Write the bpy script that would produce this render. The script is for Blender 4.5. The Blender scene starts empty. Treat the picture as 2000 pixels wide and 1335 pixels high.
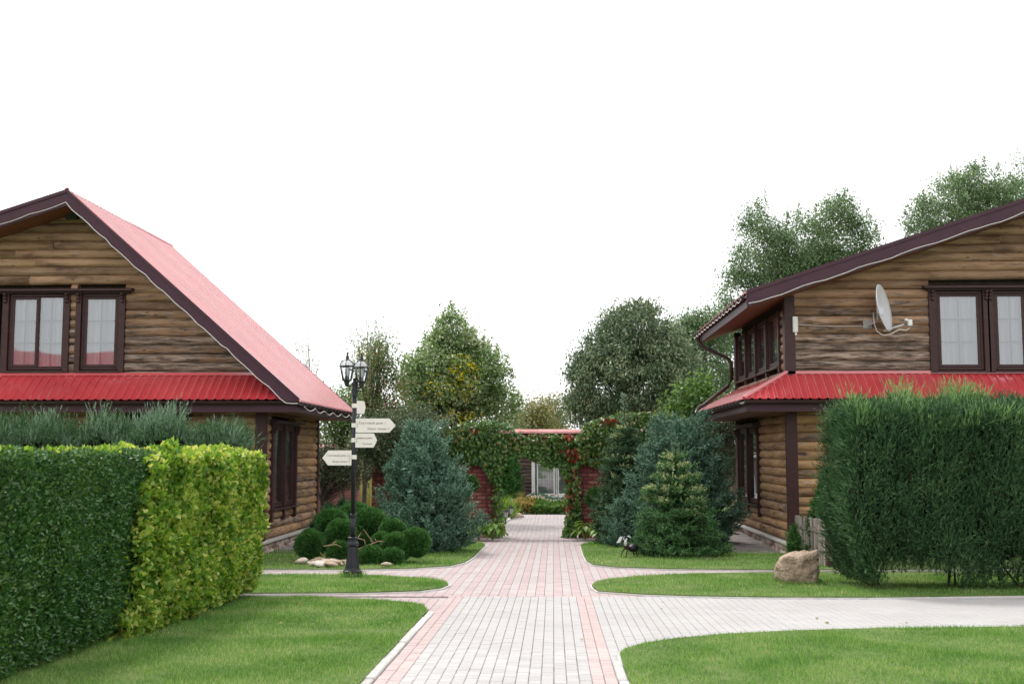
import bpy, math, random
import numpy as np
from mathutils import Vector, Matrix

random.seed(7)
RNG = np.random.default_rng(7)
SC = bpy.context.scene
COL = SC.collection

# ------------------------------------------------------------------ camera
FPX = 2250.0
CAMZ = 1.6
TH = math.atan(217.5 / FPX)
YAW = math.atan(80 / FPX)
FH = Vector((-math.sin(YAW), math.cos(YAW), 0))
RT = Vector((math.cos(YAW), math.sin(YAW), 0))
FW = FH * math.cos(TH) + Vector((0, 0, math.sin(TH)))
UP = FH * -math.sin(TH) + Vector((0, 0, math.cos(TH)))
cam_d = bpy.data.cameras.new('camera')
cam = bpy.data.objects.new('camera', cam_d)
COL.objects.link(cam)
cam.matrix_world = Matrix(((RT.x, UP.x, -FW.x, 0), (RT.y, UP.y, -FW.y, 0), (RT.z, UP.z, -FW.z, CAMZ), (0, 0, 0, 1)))
cam_d.sensor_width = 36.0
cam_d.lens = FPX / 2000 * 36
cam_d.clip_end = 2000
cam_d.dof.use_dof = True
cam_d.dof.focus_distance = 18.0
cam_d.dof.aperture_fstop = 2.8
SC.camera = cam

# ------------------------------------------------------------------ sky, sun, exposure
SUN_EL, SUN_AZ = math.radians(56), math.radians(-32)
w = bpy.data.worlds.new('World')
SC.world = w
w.use_nodes = True
nt = w.node_tree
nt.nodes.clear()
wo = nt.nodes.new('ShaderNodeOutputWorld')
bg = nt.nodes.new('ShaderNodeBackground')
bg.inputs['Strength'].default_value = 0.1
sky = nt.nodes.new('ShaderNodeTexSky')
sky.sky_type = 'NISHITA'
sky.sun_disc = False
sky.sun_elevation = SUN_EL
sky.sun_rotation = SUN_AZ
sky.dust_density = 3.0
tc = nt.nodes.new('ShaderNodeTexCoord')
mpw = nt.nodes.new('ShaderNodeMapping')
mpw.inputs['Scale'].default_value = (1, 1, 3)
nz = nt.nodes.new('ShaderNodeTexNoise')
nz.inputs['Scale'].default_value = 2.2
nz.inputs['Detail'].default_value = 5
cr = nt.nodes.new('ShaderNodeValToRGB')
cr.color_ramp.elements[0].position = 0.3
cr.color_ramp.elements[0].color = (9.55, 9.65, 9.75, 1)
cr.color_ramp.elements[1].position = 0.7
cr.color_ramp.elements[1].color = (10.1, 10.15, 10.2, 1)
mx = nt.nodes.new('ShaderNodeMix')
mx.data_type = 'RGBA'
mx.inputs[0].default_value = 0.965
nt.links.new(tc.outputs['Generated'], mpw.inputs['Vector'])
nt.links.new(mpw.outputs['Vector'], nz.inputs['Vector'])
nt.links.new(nz.outputs['Fac'], cr.inputs['Fac'])
nt.links.new(sky.outputs['Color'], mx.inputs[6])
nt.links.new(cr.outputs['Color'], mx.inputs[7])
nt.links.new(mx.outputs[2], bg.inputs['Color'])
nt.links.new(bg.outputs['Background'], wo.inputs['Surface'])

sl = bpy.data.lights.new('sun', 'SUN')
sl.energy = 1.5
sl.angle = math.radians(11)
sl.color = (1.0, 0.97, 0.92)
so = bpy.data.objects.new('sun', sl)
COL.objects.link(so)
sd = Vector((math.sin(SUN_AZ) * math.cos(SUN_EL), math.cos(SUN_AZ) * math.cos(SUN_EL), math.sin(SUN_EL)))
so.rotation_euler = sd.to_track_quat('Z', 'Y').to_euler()
so.location = sd * 60
SC.view_settings.view_transform = 'Standard'
SC.view_settings.look = 'None'
SC.view_settings.gamma = 1.0
SC.view_settings.use_curve_mapping = False
SC.view_settings.exposure = 0.78
SC.render.engine = 'CYCLES'
SC.cycles.max_bounces = 6
SC.cycles.diffuse_bounces = 3
SC.cycles.transparent_max_bounces = 8


# ------------------------------------------------------------------ geometry helpers
def gz(y):
    """ground height: falls gently away from the camera to the gate, level beyond"""
    return -0.02 * min(max(y, -40.0), 30.0)


def ray(u, v):
    return RT * (u - 1000) + FW * FPX + UP * (667.5 - v)


def at(u, v, y):
    r = ray(u, v)
    k = y / r.y
    return Vector((r.x * k, y, CAMZ + r.z * k))


def gnd(u, v):
    r = ray(u, v)
    k = CAMZ / (-r.z - 0.02 * r.y)
    return Vector((r.x * k, r.y * k, CAMZ + r.z * k))


class MB:
    def __init__(self):
        self.v, self.f, self.m = [], [], []

    def add(self, vs, fs, mi=0):
        n = len(self.v)
        self.v += [tuple(p) for p in vs]
        self.f += [tuple(i + n for i in q) for q in fs]
        self.m += [mi] * len(fs)
        return self

    def box(self, x0, x1, y0, y1, z0, z1, mi=0, M=None):
        vs = [Vector(p) for p in ((x0, y0, z0), (x1, y0, z0), (x1, y1, z0), (x0, y1, z0), (x0, y0, z1), (x1, y0, z1), (x1, y1, z1), (x0, y1, z1))]
        if M is not None:
            vs = [M @ p for p in vs]
        return self.add(vs, [(0, 3, 2, 1), (4, 5, 6, 7), (0, 1, 5, 4), (1, 2, 6, 5), (2, 3, 7, 6), (3, 0, 4, 7)], mi)

    def prism(self, pts, vec, mi=0):
        vec = Vector(vec)
        n = len(pts)
        a = [Vector(p) for p in pts]
        b = [p + vec for p in a]
        return self.add(a + b, [tuple(range(n))[::-1], tuple(range(n, 2 * n))] + [(i, (i + 1) % n, n + (i + 1) % n, n + i) for i in range(n)], mi)

    def tube(self, pts, rad, n=6, mi=0, cap=True):
        pts = [Vector(p) for p in pts]
        k = len(pts)
        rad = [rad] * k if isinstance(rad, (int, float)) else rad
        vs, fs = [], []
        ref = Vector((0, 0, 1))
        for i, p in enumerate(pts):
            d = (pts[min(i + 1, k - 1)] - pts[max(i - 1, 0)])
            d = d.normalized() if d.length > 1e-9 else Vector((0, 0, 1))
            r = ref if abs(d.dot(ref)) < 0.95 else Vector((1, 0, 0))
            a = d.cross(r).normalized()
            b = d.cross(a)
            for j in range(n):
                t = 2 * math.pi * j / n
                vs.append(p + (a * math.cos(t) + b * math.sin(t)) * rad[i])
        for i in range(k - 1):
            for j in range(n):
                fs.append((i * n + j, i * n + (j + 1) % n, (i + 1) * n + (j + 1) % n, (i + 1) * n + j))
        if cap:
            fs.append(tuple(range(n)))
            fs.append(tuple(range((k - 1) * n, k * n))[::-1])
        return self.add(vs, fs, mi)

    def lathe(self, prof, n=12, c=(0, 0, 0), mi=0, rot=0.0):
        c = Vector(c)
        vs, fs = [], []
        for r, z in prof:
            for j in range(n):
                t = 2 * math.pi * j / n + rot
                vs.append(c + Vector((r * math.cos(t), r * math.sin(t), z)))
        for i in range(len(prof) - 1):
            for j in range(n):
                fs.append((i * n + j, i * n + (j + 1) % n, (i + 1) * n + (j + 1) % n, (i + 1) * n + j))
        fs.append(tuple(range(n))[::-1])
        fs.append(tuple(range((len(prof) - 1) * n, len(prof) * n)))
        return self.add(vs, fs, mi)

    def mesh(self, name, mats, smooth=False):
        me = bpy.data.meshes.new(name)
        me.from_pydata(self.v, [], self.f)
        mats = mats if isinstance(mats, (list, tuple)) else [mats]
        for m in mats:
            me.materials.append(m)
        if len(mats) > 1:
            me.polygons.foreach_set('material_index', self.m)
        if smooth:
            me.polygons.foreach_set('use_smooth', [True] * len(me.polygons))
        me.update()
        return me

    def build(self, name, mats, parent=None, smooth=False, bevel=0.0):
        return put(name, self.mesh(name, mats, smooth), parent, bevel=bevel)


def wloc(o):
    p = Vector((0, 0, 0))
    while o is not None:
        p = p + o.location
        o = o.parent
    return p


def put(name, me, parent=None, loc=None, rot=None, scale=None, bevel=0.0):
    o = bpy.data.objects.new(name, me)
    COL.objects.link(o)
    if parent is not None:
        o.parent = parent
        if loc is None:            # geometry given in world coordinates
            o.location = -wloc(parent)
    if loc is not None:
        o.location = loc
    if rot is not None:
        o.rotation_euler = rot
    if scale is not None:
        o.scale = scale
    if bevel:
        b = o.modifiers.new('bevel', 'BEVEL')
        b.width = bevel
        b.segments = 1
        b.limit_method = 'ANGLE'
    return o


def tag(o, label=None, cat=None, group=None, kind=None):
    if label:
        o['label'] = label
    if cat:
        o['category'] = cat
    if group:
        o['group'] = group
    if kind:
        o['kind'] = kind
    return o


def thing(name, label, cat, loc=(0, 0, 0), group=None):
    o = bpy.data.objects.new(name, None)
    o.empty_display_size = 0.2
    COL.objects.link(o)
    o.location = loc
    return tag(o, label, cat, group)


# ------------------------------------------------------------------ numpy foliage
def unit(a):
    return a / np.maximum(np.linalg.norm(a, axis=1, keepdims=True), 1e-9)


def rdir(n):
    return unit(RNG.normal(size=(n, 3)))


_H = RNG.random((32, 32, 32))


def vnoise(P, s):
    q = np.asarray(P) * s + 100.0
    i = np.floor(q).astype(int)
    f = q - i
    f = f * f * (3 - 2 * f)
    r = 0
    for dx in (0, 1):
        for dy in (0, 1):
            for dz in (0, 1):
                wgt = (f[:, 0] if dx else 1 - f[:, 0]) * (f[:, 1] if dy else 1 - f[:, 1]) * (f[:, 2] if dz else 1 - f[:, 2])
                r = r + wgt * _H[(i[:, 0] + dx) % 32, (i[:, 1] + dy) % 32, (i[:, 2] + dz) % 32]
    return r


def np_mesh(name, V, F, mat):
    """V (n,3), F (m,k) polygons of equal size"""
    me = bpy.data.meshes.new(name)
    m, k = F.shape
    me.vertices.add(len(V))
    me.vertices.foreach_set('co', np.ascontiguousarray(V, dtype=np.float32).ravel())
    me.loops.add(m * k)
    me.loops.foreach_set('vertex_index', np.ascontiguousarray(F, dtype=np.int32).ravel())
    me.polygons.add(m)
    me.polygons.foreach_set('loop_start', np.arange(0, m * k, k, dtype=np.int32))
    me.materials.append(mat)
    me.update(calc_edges=True)
    return me


def leaf_mesh(name, P, D, N, L, W, mat, fold=0.18, wide=0.45):
    """one diamond leaf per row: base P, axis D, rough normal N, length L, width W"""
    n = len(P)
    D = unit(D)
    S = unit(np.cross(D, N))
    Nn = np.cross(S, D)
    L = np.broadcast_to(np.asarray(L, float), (n,))[:, None]
    W = np.broadcast_to(np.asarray(W, float), (n,))[:, None]
    a = P
    b = P + D * L * wide + S * W * 0.5 + Nn * W * fold
    c = P + D * L
    d = P + D * L * wide - S * W * 0.5 + Nn * W * fold
    V = np.stack([a, b, c, d], 1).reshape(-1, 3)
    F = np.arange(4 * n).reshape(n, 4)
    return np_mesh(name, V, F, mat)


def sprig_mesh(name, P, D, length, nb, bl, bw, spread, mat, lift=0.0, tip=0.5, nrm=None):
    """feathery shoots: nb narrow blades along each shoot (P base, D direction)"""
    n = len(P)
    D = unit(D)
    length = np.broadcast_to(np.asarray(length, float), (n,))
    t = (np.arange(nb) + 0.3) / nb
    T = np.broadcast_to(t, (n, nb))
    base = P[:, None, :] + D[:, None, :] * (length[:, None] * T)[:, :, None]
    base = base + np.array([0, 0, 1.0]) * (lift * length[:, None] * T * T)[:, :, None]
    R = RNG.normal(size=(n, nb, 3))
    bd = D[:, None, :] + spread * R * (1.15 - tip * T)[:, :, None]
    bd = bd.reshape(-1, 3)
    base = base.reshape(-1, 3)
    k = len(base)
    Ls = bl * RNG.uniform(0.6, 1.25, k)
    nn = rdir(k) if nrm is None else np.repeat(unit(nrm), nb, 0) + 0.55 * RNG.normal(size=(k, 3))
    return leaf_mesh(name, base, bd, nn, Ls, bw, mat, fold=0.1, wide=0.4)


def mesh_obj(name, me, parent=None, kind=None):
    o = put(name, me, parent)
    if kind:
        o['kind'] = kind
    return o


# ------------------------------------------------------------------ materials
def newmat(name):
    m = bpy.data.materials.new(name)
    m.use_nodes = True
    t = m.node_tree
    b = t.nodes['Principled BSDF']
    return m, t, b


def N(t, typ, **kw):
    n = t.nodes.new(typ)
    for k, v in kw.items():
        if k in n.inputs:
            n.inputs[k].default_value = v
        else:
            setattr(n, k, v)
    return n


def ramp(t, stops):
    r = t.nodes.new('ShaderNodeValToRGB')
    e = r.color_ramp.elements
    while len(e) < len(stops):
        e.new(0.5)
    for i, (p, c) in enumerate(stops):
        e[i].position = p
        e[i].color = (*c, 1)
    return r


def rough_mat(name, c1, c2, scale=8, rough=0.7, bump=0.3, bscale=None, obj_rand=0.0, spec=0.3, stretch=(1, 1, 1), coat=0.0, c3=None, dist=0.02):
    m, t, b = newmat(name)
    tc = N(t, 'ShaderNodeTexCoord')
    g = N(t, 'ShaderNodeNewGeometry')
    mp = N(t, 'ShaderNodeMapping')
    mp.inputs['Scale'].default_value = stretch
    t.links.new(g.outputs['Position'], mp.inputs['Vector'])
    n = N(t, 'ShaderNodeTexNoise', Scale=scale, Detail=6.0, Roughness=0.65)
    t.links.new(mp.outputs['Vector'], n.inputs['Vector'])
    st = [(0.3, c1), (0.7, c2)] if c3 is None else [(0.25, c1), (0.5, c2), (0.75, c3)]
    r = ramp(t, st)
    fac = n.outputs['Fac']
    if obj_rand:
        oi = N(t, 'ShaderNodeObjectInfo')
        ma = N(t, 'ShaderNodeMath', operation='MULTIPLY_ADD')
        ma.inputs[1].default_value = obj_rand
        t.links.new(oi.outputs['Random'], ma.inputs[0])
        ad = N(t, 'ShaderNodeMath', operation='ADD')
        ad.inputs[1].default_value = -obj_rand / 2
        t.links.new(n.outputs['Fac'], ad.inputs[0])
        t.links.new(ad.outputs[0], ma.inputs[2])
        fac = ma.outputs[0]
    t.links.new(fac, r.inputs['Fac'])
    t.links.new(r.outputs['Color'], b.inputs['Base Color'])
    b.inputs['Roughness'].default_value = rough
    b.inputs['Specular IOR Level'].default_value = spec
    if coat:
        b.inputs['Coat Weight'].default_value = coat
        b.inputs['Coat Roughness'].default_value = 0.2
    if bump:
        n2 = N(t, 'ShaderNodeTexNoise', Scale=bscale or scale * 4, Detail=5.0)
        t.links.new(mp.outputs['Vector'], n2.inputs['Vector'])
        bp = N(t, 'ShaderNodeBump', Strength=bump, Distance=dist)
        t.links.new(n2.outputs['Fac'], bp.inputs['Height'])
        t.links.new(bp.outputs['Normal'], b.inputs['Normal'])
    return m


def leaf_mat(name, stops, trans=0.3, rough=0.5, spec=0.35, patch=0.35, pscale=1.2, tcol=None):
    """per-leaf colour from a ramp, shifted by slow patches"""
    m, t, b = newmat(name)
    g = N(t, 'ShaderNodeNewGeometry')
    n = N(t, 'ShaderNodeTexNoise', Scale=pscale, Detail=3.0)
    t.links.new(g.outputs['Position'], n.inputs['Vector'])
    mm = N(t, 'ShaderNodeMath', operation='MULTIPLY_ADD')
    mm.inputs[1].default_value = patch * 2
    mm.inputs[2].default_value = -patch
    t.links.new(n.outputs['Fac'], mm.inputs[0])
    ad = N(t, 'ShaderNodeMath', operation='ADD', use_clamp=True)
    t.links.new(mm.outputs[0], ad.inputs[0])
    t.links.new(g.outputs['Random Per Island'], ad.inputs[1])
    r = ramp(t, stops)
    t.links.new(ad.outputs[0], r.inputs['Fac'])
    t.links.new(r.outputs['Color'], b.inputs['Base Color'])
    b.inputs['Roughness'].default_value = rough
    b.inputs['Specular IOR Level'].default_value = spec
    if trans > 0:
        tr = N(t, 'ShaderNodeBsdfTranslucent')
        hs = N(t, 'ShaderNodeHueSaturation')
        hs.inputs['Hue'].default_value = 0.48
        hs.inputs['Saturation'].default_value = 1.1
        hs.inputs['Value'].default_value = 1.5
        t.links.new(r.outputs['Color'], hs.inputs['Color'])
        t.links.new(hs.outputs['Color'], tr.inputs['Color'])
        mxs = N(t, 'ShaderNodeMixShader')
        mxs.inputs[0].default_value = trans
        t.links.new(b.outputs[0], mxs.inputs[1])
        t.links.new(tr.outputs[0], mxs.inputs[2])
        out = t.nodes['Material Output']
        t.links.new(mxs.outputs[0], out.inputs['Surface'])
    return m


def log_mat(name, c_light, c_mid, c_dark, grey, stain_bias=0.0):
    """weathered varnished log: grain runs along local X, stains and knots, per-log wear from obj['wear']"""
    m, t, b = newmat(name)
    tc = N(t, 'ShaderNodeTexCoord')
    oi = N(t, 'ShaderNodeObjectInfo')
    off = N(t, 'ShaderNodeVectorMath', operation='SCALE')
    off.inputs[0].default_value = (37.0, 11.0, 53.0)
    t.links.new(oi.outputs['Random'], off.inputs['Scale'])
    add = N(t, 'ShaderNodeVectorMath', operation='ADD')
    t.links.new(tc.outputs['Object'], add.inputs[0])
    t.links.new(off.outputs['Vector'], add.inputs[1])
    mp = N(t, 'ShaderNodeMapping')
    mp.inputs['Scale'].default_value = (1.5, 13, 13)
    t.links.new(add.outputs['Vector'], mp.inputs['Vector'])
    grain = N(t, 'ShaderNodeTexNoise', Scale=1.4, Detail=8.0, Roughness=0.7)
    t.links.new(mp.outputs['Vector'], grain.inputs['Vector'])
    mpl = N(t, 'ShaderNodeMapping')
    mpl.inputs['Scale'].default_value = (1.0, 3.5, 3.5)
    t.links.new(add.outputs['Vector'], mpl.inputs['Vector'])
    big = N(t, 'ShaderNodeTexNoise', Scale=1.1, Detail=5.0, Roughness=0.6)
    t.links.new(mpl.outputs['Vector'], big.inputs['Vector'])
    r1 = ramp(t, [(0.38, c_dark), (0.47, c_mid), (0.60, c_light)])
    mixf = N(t, 'ShaderNodeMath', operation='MULTIPLY_ADD')
    mixf.inputs[1].default_value = 0.55
    t.links.new(big.outputs['Fac'], mixf.inputs[0])
    gsc = N(t, 'ShaderNodeMath', operation='MULTIPLY')
    gsc.inputs[1].default_value = 0.45
    t.links.new(grain.outputs['Fac'], gsc.inputs[0])
    t.links.new(gsc.outputs[0], mixf.inputs[2])
    t.links.new(mixf.outputs[0], r1.inputs['Fac'])
    # grey weathering and black mould, more on logs with high wear
    wear = N(t, 'ShaderNodeAttribute', attribute_type='OBJECT', attribute_name='wear')
    mps = N(t, 'ShaderNodeMapping')
    mps.inputs['Scale'].default_value = (1.3, 6, 6)
    mps.inputs['Location'].default_value = (5, 3, 9)
    t.links.new(add.outputs['Vector'], mps.inputs['Vector'])
    st = N(t, 'ShaderNodeTexNoise', Scale=1.6, Detail=7.0, Roughness=0.68)
    t.links.new(mps.outputs['Vector'], st.inputs['Vector'])
    sa = N(t, 'ShaderNodeMath', operation='MULTIPLY_ADD')
    sa.inputs[1].default_value = 0.22
    t.links.new(wear.outputs['Fac'], sa.inputs[0])
    t.links.new(st.outputs['Fac'], sa.inputs[2])
    rs = ramp(t, [(0.58 - stain_bias, (0, 0, 0)), (0.68 - stain_bias, (1, 1, 1))])
    t.links.new(sa.outputs[0], rs.inputs['Fac'])
    mg = N(t, 'ShaderNodeMix', data_type='RGBA')
    rg = ramp(t, [(0.40, tuple(x * 0.12 for x in grey)), (0.49, tuple(x * 0.5 for x in grey)), (0.60, tuple(x * 1.25 for x in grey))])
    t.links.new(grain.outputs['Fac'], rg.inputs['Fac'])
    sc = N(t, 'ShaderNodeMath', operation='MULTIPLY')
    sc.inputs[1].default_value = 0.88
    t.links.new(rs.outputs['Color'], sc.inputs[0])
    t.links.new(sc.outputs[0], mg.inputs[0])
    t.links.new(r1.outputs['Color'], mg.inputs[6])
    t.links.new(rg.outputs['Color'], mg.inputs[7])
    # knots
    mk = N(t, 'ShaderNodeMapping')
    mk.inputs['Scale'].default_value = (1.6, 4.0, 4.0)
    t.links.new(add.outputs['Vector'], mk.inputs['Vector'])
    vo = N(t, 'ShaderNodeTexVoronoi', Scale=1.6)
    t.links.new(mk.outputs['Vector'], vo.inputs['Vector'])
    rk = ramp(t, [(0.06, (1, 1, 1)), (0.13, (0, 0, 0))])
    t.links.new(vo.outputs['Distance'], rk.inputs['Fac'])
    mk2 = N(t, 'ShaderNodeMix', data_type='RGBA')
    mk2.inputs[7].default_value = (0.03, 0.014, 0.006, 1)
    ks = N(t, 'ShaderNodeMath', operation='MULTIPLY')
    ks.inputs[1].default_value = 0.75
    t.links.new(rk.outputs['Color'], ks.inputs[0])
    t.links.new(ks.outputs[0], mk2.inputs[0])
    t.links.new(mg.outputs[2], mk2.inputs[6])
    # tone differs log by log
    hv = N(t, 'ShaderNodeHueSaturation')
    mr = N(t, 'ShaderNodeMapRange')
    mr.inputs['To Min'].default_value = 0.72
    mr.inputs['To Max'].default_value = 1.25
    t.links.new(oi.outputs['Random'], mr.inputs['Value'])
    t.links.new(mr.outputs[0], hv.inputs['Value'])
    t.links.new(mk2.outputs[2], hv.inputs['Color'])
    t.links.new(hv.outputs['Color'], b.inputs['Base Color'])
    b.inputs['Roughness'].default_value = 0.6
    b.inputs['Specular IOR Level'].default_value = 0.25
    bp = N(t, 'ShaderNodeBump', Strength=0.5, Distance=0.02)
    t.links.new(grain.outputs['Fac'], bp.inputs['Height'])
    t.links.new(bp.outputs['Normal'], b.inputs['Normal'])
    return m


M = {}
M['soil'] = rough_mat('soil', (0.035, 0.06, 0.018), (0.10, 0.15, 0.04), scale=3, rough=0.95, bump=0.6, bscale=60, c3=(0.16, 0.17, 0.07))
M['meadow'] = rough_mat('meadow', (0.06, 0.11, 0.03), (0.12, 0.2, 0.05), scale=1.5, rough=0.95, bump=0.7, bscale=40)
M['joint'] = rough_mat('joint_sand', (0.30, 0.275, 0.265), (0.41, 0.38, 0.37), scale=6, rough=0.95, bump=0.3)
M['paver_grey'] = rough_mat('grey_paver', (0.385, 0.368, 0.362), (0.455, 0.438, 0.432), scale=1.3, rough=0.85, bump=0.25, bscale=140, obj_rand=0.34, dist=0.004)
M['paver_red'] = rough_mat('pink_paver', (0.43, 0.335, 0.325), (0.50, 0.40, 0.385), scale=1.3, rough=0.85, bump=0.25, bscale=140, obj_rand=0.34, dist=0.004)
M['paver_pale'] = rough_mat('pale_paver', (0.40, 0.35, 0.345), (0.46, 0.41, 0.403), scale=1.3, rough=0.85, bump=0.2, bscale=140, dist=0.004)
M['paver_pink'] = rough_mat('rose_paver', (0.40, 0.31, 0.305), (0.46, 0.365, 0.358), scale=1.3, rough=0.85, bump=0.2, bscale=140, dist=0.004)
M['kerb'] = rough_mat('kerb_concrete', (0.414, 0.403, 0.386), (0.560, 0.543, 0.521), scale=6, rough=0.9, bump=0.3, bscale=90, obj_rand=0.3, dist=0.005)
M['log_up'] = log_mat('weathered_log', (0.40, 0.25, 0.155), (0.275, 0.163, 0.098), (0.12, 0.07, 0.045), (0.35, 0.27, 0.225))
M['log_low'] = log_mat('varnished_log', (0.48, 0.30, 0.155), (0.33, 0.193, 0.095), (0.14, 0.078, 0.042), (0.31, 0.225, 0.20), 0.0)
M['log_far'] = log_mat('dark_hewn_log', (0.16, 0.10, 0.08), (0.10, 0.065, 0.05), (0.05, 0.03, 0.025), (0.14, 0.11, 0.10))
M['chink'] = rough_mat('dark_seam', (0.02, 0.014, 0.01), (0.05, 0.035, 0.025), scale=10, rough=0.9, bump=0)
M['brown'] = rough_mat('brown_trim_paint', (0.035, 0.015, 0.015), (0.058, 0.024, 0.024), scale=3, rough=0.45, bump=0.15, bscale=40, stretch=(1, 1, 4), dist=0.004)
M['brown_metal'] = rough_mat('brown_sheet_metal', (0.050, 0.020, 0.031), (0.068, 0.028, 0.042), scale=1.5, rough=0.45, bump=0.05, bscale=3, spec=0.25)
M['gutter'] = rough_mat('brown_gutter', (0.03, 0.015, 0.015), (0.05, 0.026, 0.026), scale=2, rough=0.35, bump=0, spec=0.5)
M['soffit'] = rough_mat('soffit_board', (0.13, 0.05, 0.025), (0.2, 0.085, 0.04), scale=4, rough=0.6, bump=0.2, stretch=(0.6, 6, 6))
M['red_roof'] = rough_mat('red_roof_sheet', (0.41, 0.013, 0.023), (0.54, 0.022, 0.035), scale=0.9, rough=0.42, bump=0, spec=0.5, coat=1.0)
for _n in M['red_roof'].node_tree.nodes:
    if _n.type == 'BSDF_PRINCIPLED':      # white sheen and raised coat index imitate pale sky reflection at shallow angles
        _n.inputs['Sheen Weight'].default_value = 1.0
        _n.inputs['Sheen Roughness'].default_value = 0.35
        _n.inputs['Coat Roughness'].default_value = 0.08
        _n.inputs['Coat IOR'].default_value = 1.95
M['whitewash'] = rough_mat('plinth_cap', (0.42, 0.39, 0.36), (0.58, 0.55, 0.51), scale=6, rough=0.9, bump=0.3)
M['mortar'] = rough_mat('mortar', (0.16, 0.13, 0.115), (0.25, 0.21, 0.19), scale=12, rough=0.95, bump=0.4)
M['stone'] = rough_mat('field_stone', (0.30, 0.20, 0.16), (0.46, 0.35, 0.28), scale=3.5, rough=0.8, bump=0.5, bscale=30, obj_rand=0.9, c3=(0.58, 0.50, 0.44))
M['rock'] = rough_mat('pale_rock', (0.36, 0.26, 0.18), (0.5, 0.4, 0.3), scale=5, rough=0.85, bump=0.5, bscale=40, obj_rand=0.7, c3=(0.56, 0.5, 0.44))
M['boulder'] = rough_mat('boulder', (0.25, 0.165, 0.115), (0.45, 0.335, 0.25), scale=5, rough=0.9, bump=1.0, bscale=22, c3=(0.58, 0.47, 0.38), dist=0.08)
M['brick'] = rough_mat('red_brick', (0.15, 0.04, 0.035), (0.24, 0.075, 0.065), scale=6, rough=0.85, bump=0.4, bscale=60, obj_rand=0.6, c3=(0.31, 0.13, 0.115))
M['coping'] = rough_mat('pink_coping', (0.40, 0.16, 0.155), (0.54, 0.28, 0.265), scale=5, rough=0.7, bump=0.3, obj_rand=0.4)
M['iron'] = rough_mat('dark_cast_iron', (0.009, 0.010, 0.014), (0.018, 0.020, 0.027), scale=8, rough=0.45, bump=0.1, spec=0.35)
M['sign'] = rough_mat('cream_sign', (0.70, 0.66, 0.60), (0.76, 0.73, 0.68), scale=3, rough=0.5, bump=0)
M['ink'] = rough_mat('sign_ink', (0.16, 0.12, 0.12), (0.2, 0.16, 0.16), scale=3, rough=0.6, bump=0)
M['fence'] = rough_mat('weathered_board', (0.16, 0.13, 0.115), (0.28, 0.24, 0.215), scale=5, rough=0.85, bump=0.4, bscale=30, stretch=(6, 6, 0.6), obj_rand=0.6, c3=(0.36, 0.32, 0.29))
M['post'] = rough_mat('red_brown_post', (0.05, 0.02, 0.017), (0.09, 0.04, 0.035), scale=6, rough=0.7, bump=0.3)
M['white_metal'] = rough_mat('white_metal', (0.60, 0.60, 0.64), (0.68, 0.68, 0.71), scale=3, rough=0.4, bump=0)
M['white_plastic'] = rough_mat('white_plastic', (0.7, 0.7, 0.67), (0.78, 0.78, 0.74), scale=3, rough=0.4, bump=0)
M['zinc'] = rough_mat('galvanised_steel', (0.33, 0.31, 0.31), (0.46, 0.43, 0.43), scale=9, rough=0.5, bump=0)
M['white_paint'] = rough_mat('white_paint', (0.72, 0.72, 0.72), (0.8, 0.8, 0.8), scale=3, rough=0.5, bump=0)
M['cable'] = rough_mat('pale_cable', (0.55, 0.52, 0.5), (0.65, 0.62, 0.6), scale=3, rough=0.5, bump=0)
M['bark'] = rough_mat('brown_bark', (0.04, 0.03, 0.022), (0.10, 0.08, 0.06), scale=9, rough=0.9, bump=0.7, stretch=(1, 1, 0.35))
M['bark_pale'] = rough_mat('birch_bark', (0.22, 0.17, 0.12), (0.50, 0.42, 0.33), scale=6, rough=0.8, bump=0.3, stretch=(1, 1, 0.5))
M['limewash'] = rough_mat('limewashed_bark', (0.42, 0.40, 0.37), (0.6, 0.58, 0.54), scale=12, rough=0.9, bump=0.4)
M['dark_core'] = rough_mat('core_shade', (0.014, 0.013, 0.008), (0.03, 0.03, 0.016), scale=14, rough=0.95, bump=0.5)  # near-black tone standing in for the shade deep inside foliage
M['branch'] = rough_mat('bare_branch', (0.2, 0.13, 0.075), (0.36, 0.26, 0.17), scale=14, rough=0.8, bump=0.3)

M['curtain'] = None


def curtain_mat():
    m, t, b = newmat('sheer_curtain')
    g = N(t, 'ShaderNodeNewGeometry')
    mp = N(t, 'ShaderNodeMapping')
    mp.inputs['Scale'].default_value = (16, 16, 0.4)
    t.links.new(g.outputs['Position'], mp.inputs['Vector'])
    n = N(t, 'ShaderNodeTexNoise', Scale=1.0, Detail=4.0)
    t.links.new(mp.outputs['Vector'], n.inputs['Vector'])
    r = ramp(t, [(0.35, (0.36, 0.355, 0.365)), (0.65, (0.60, 0.595, 0.60))])
    t.links.new(n.outputs['Fac'], r.inputs['Fac'])
    t.links.new(r.outputs['Color'], b.inputs['Base Color'])
    b.inputs['Roughness'].default_value = 0.9
    b.inputs['Specular IOR Level'].default_value = 0.05
    return m


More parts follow.
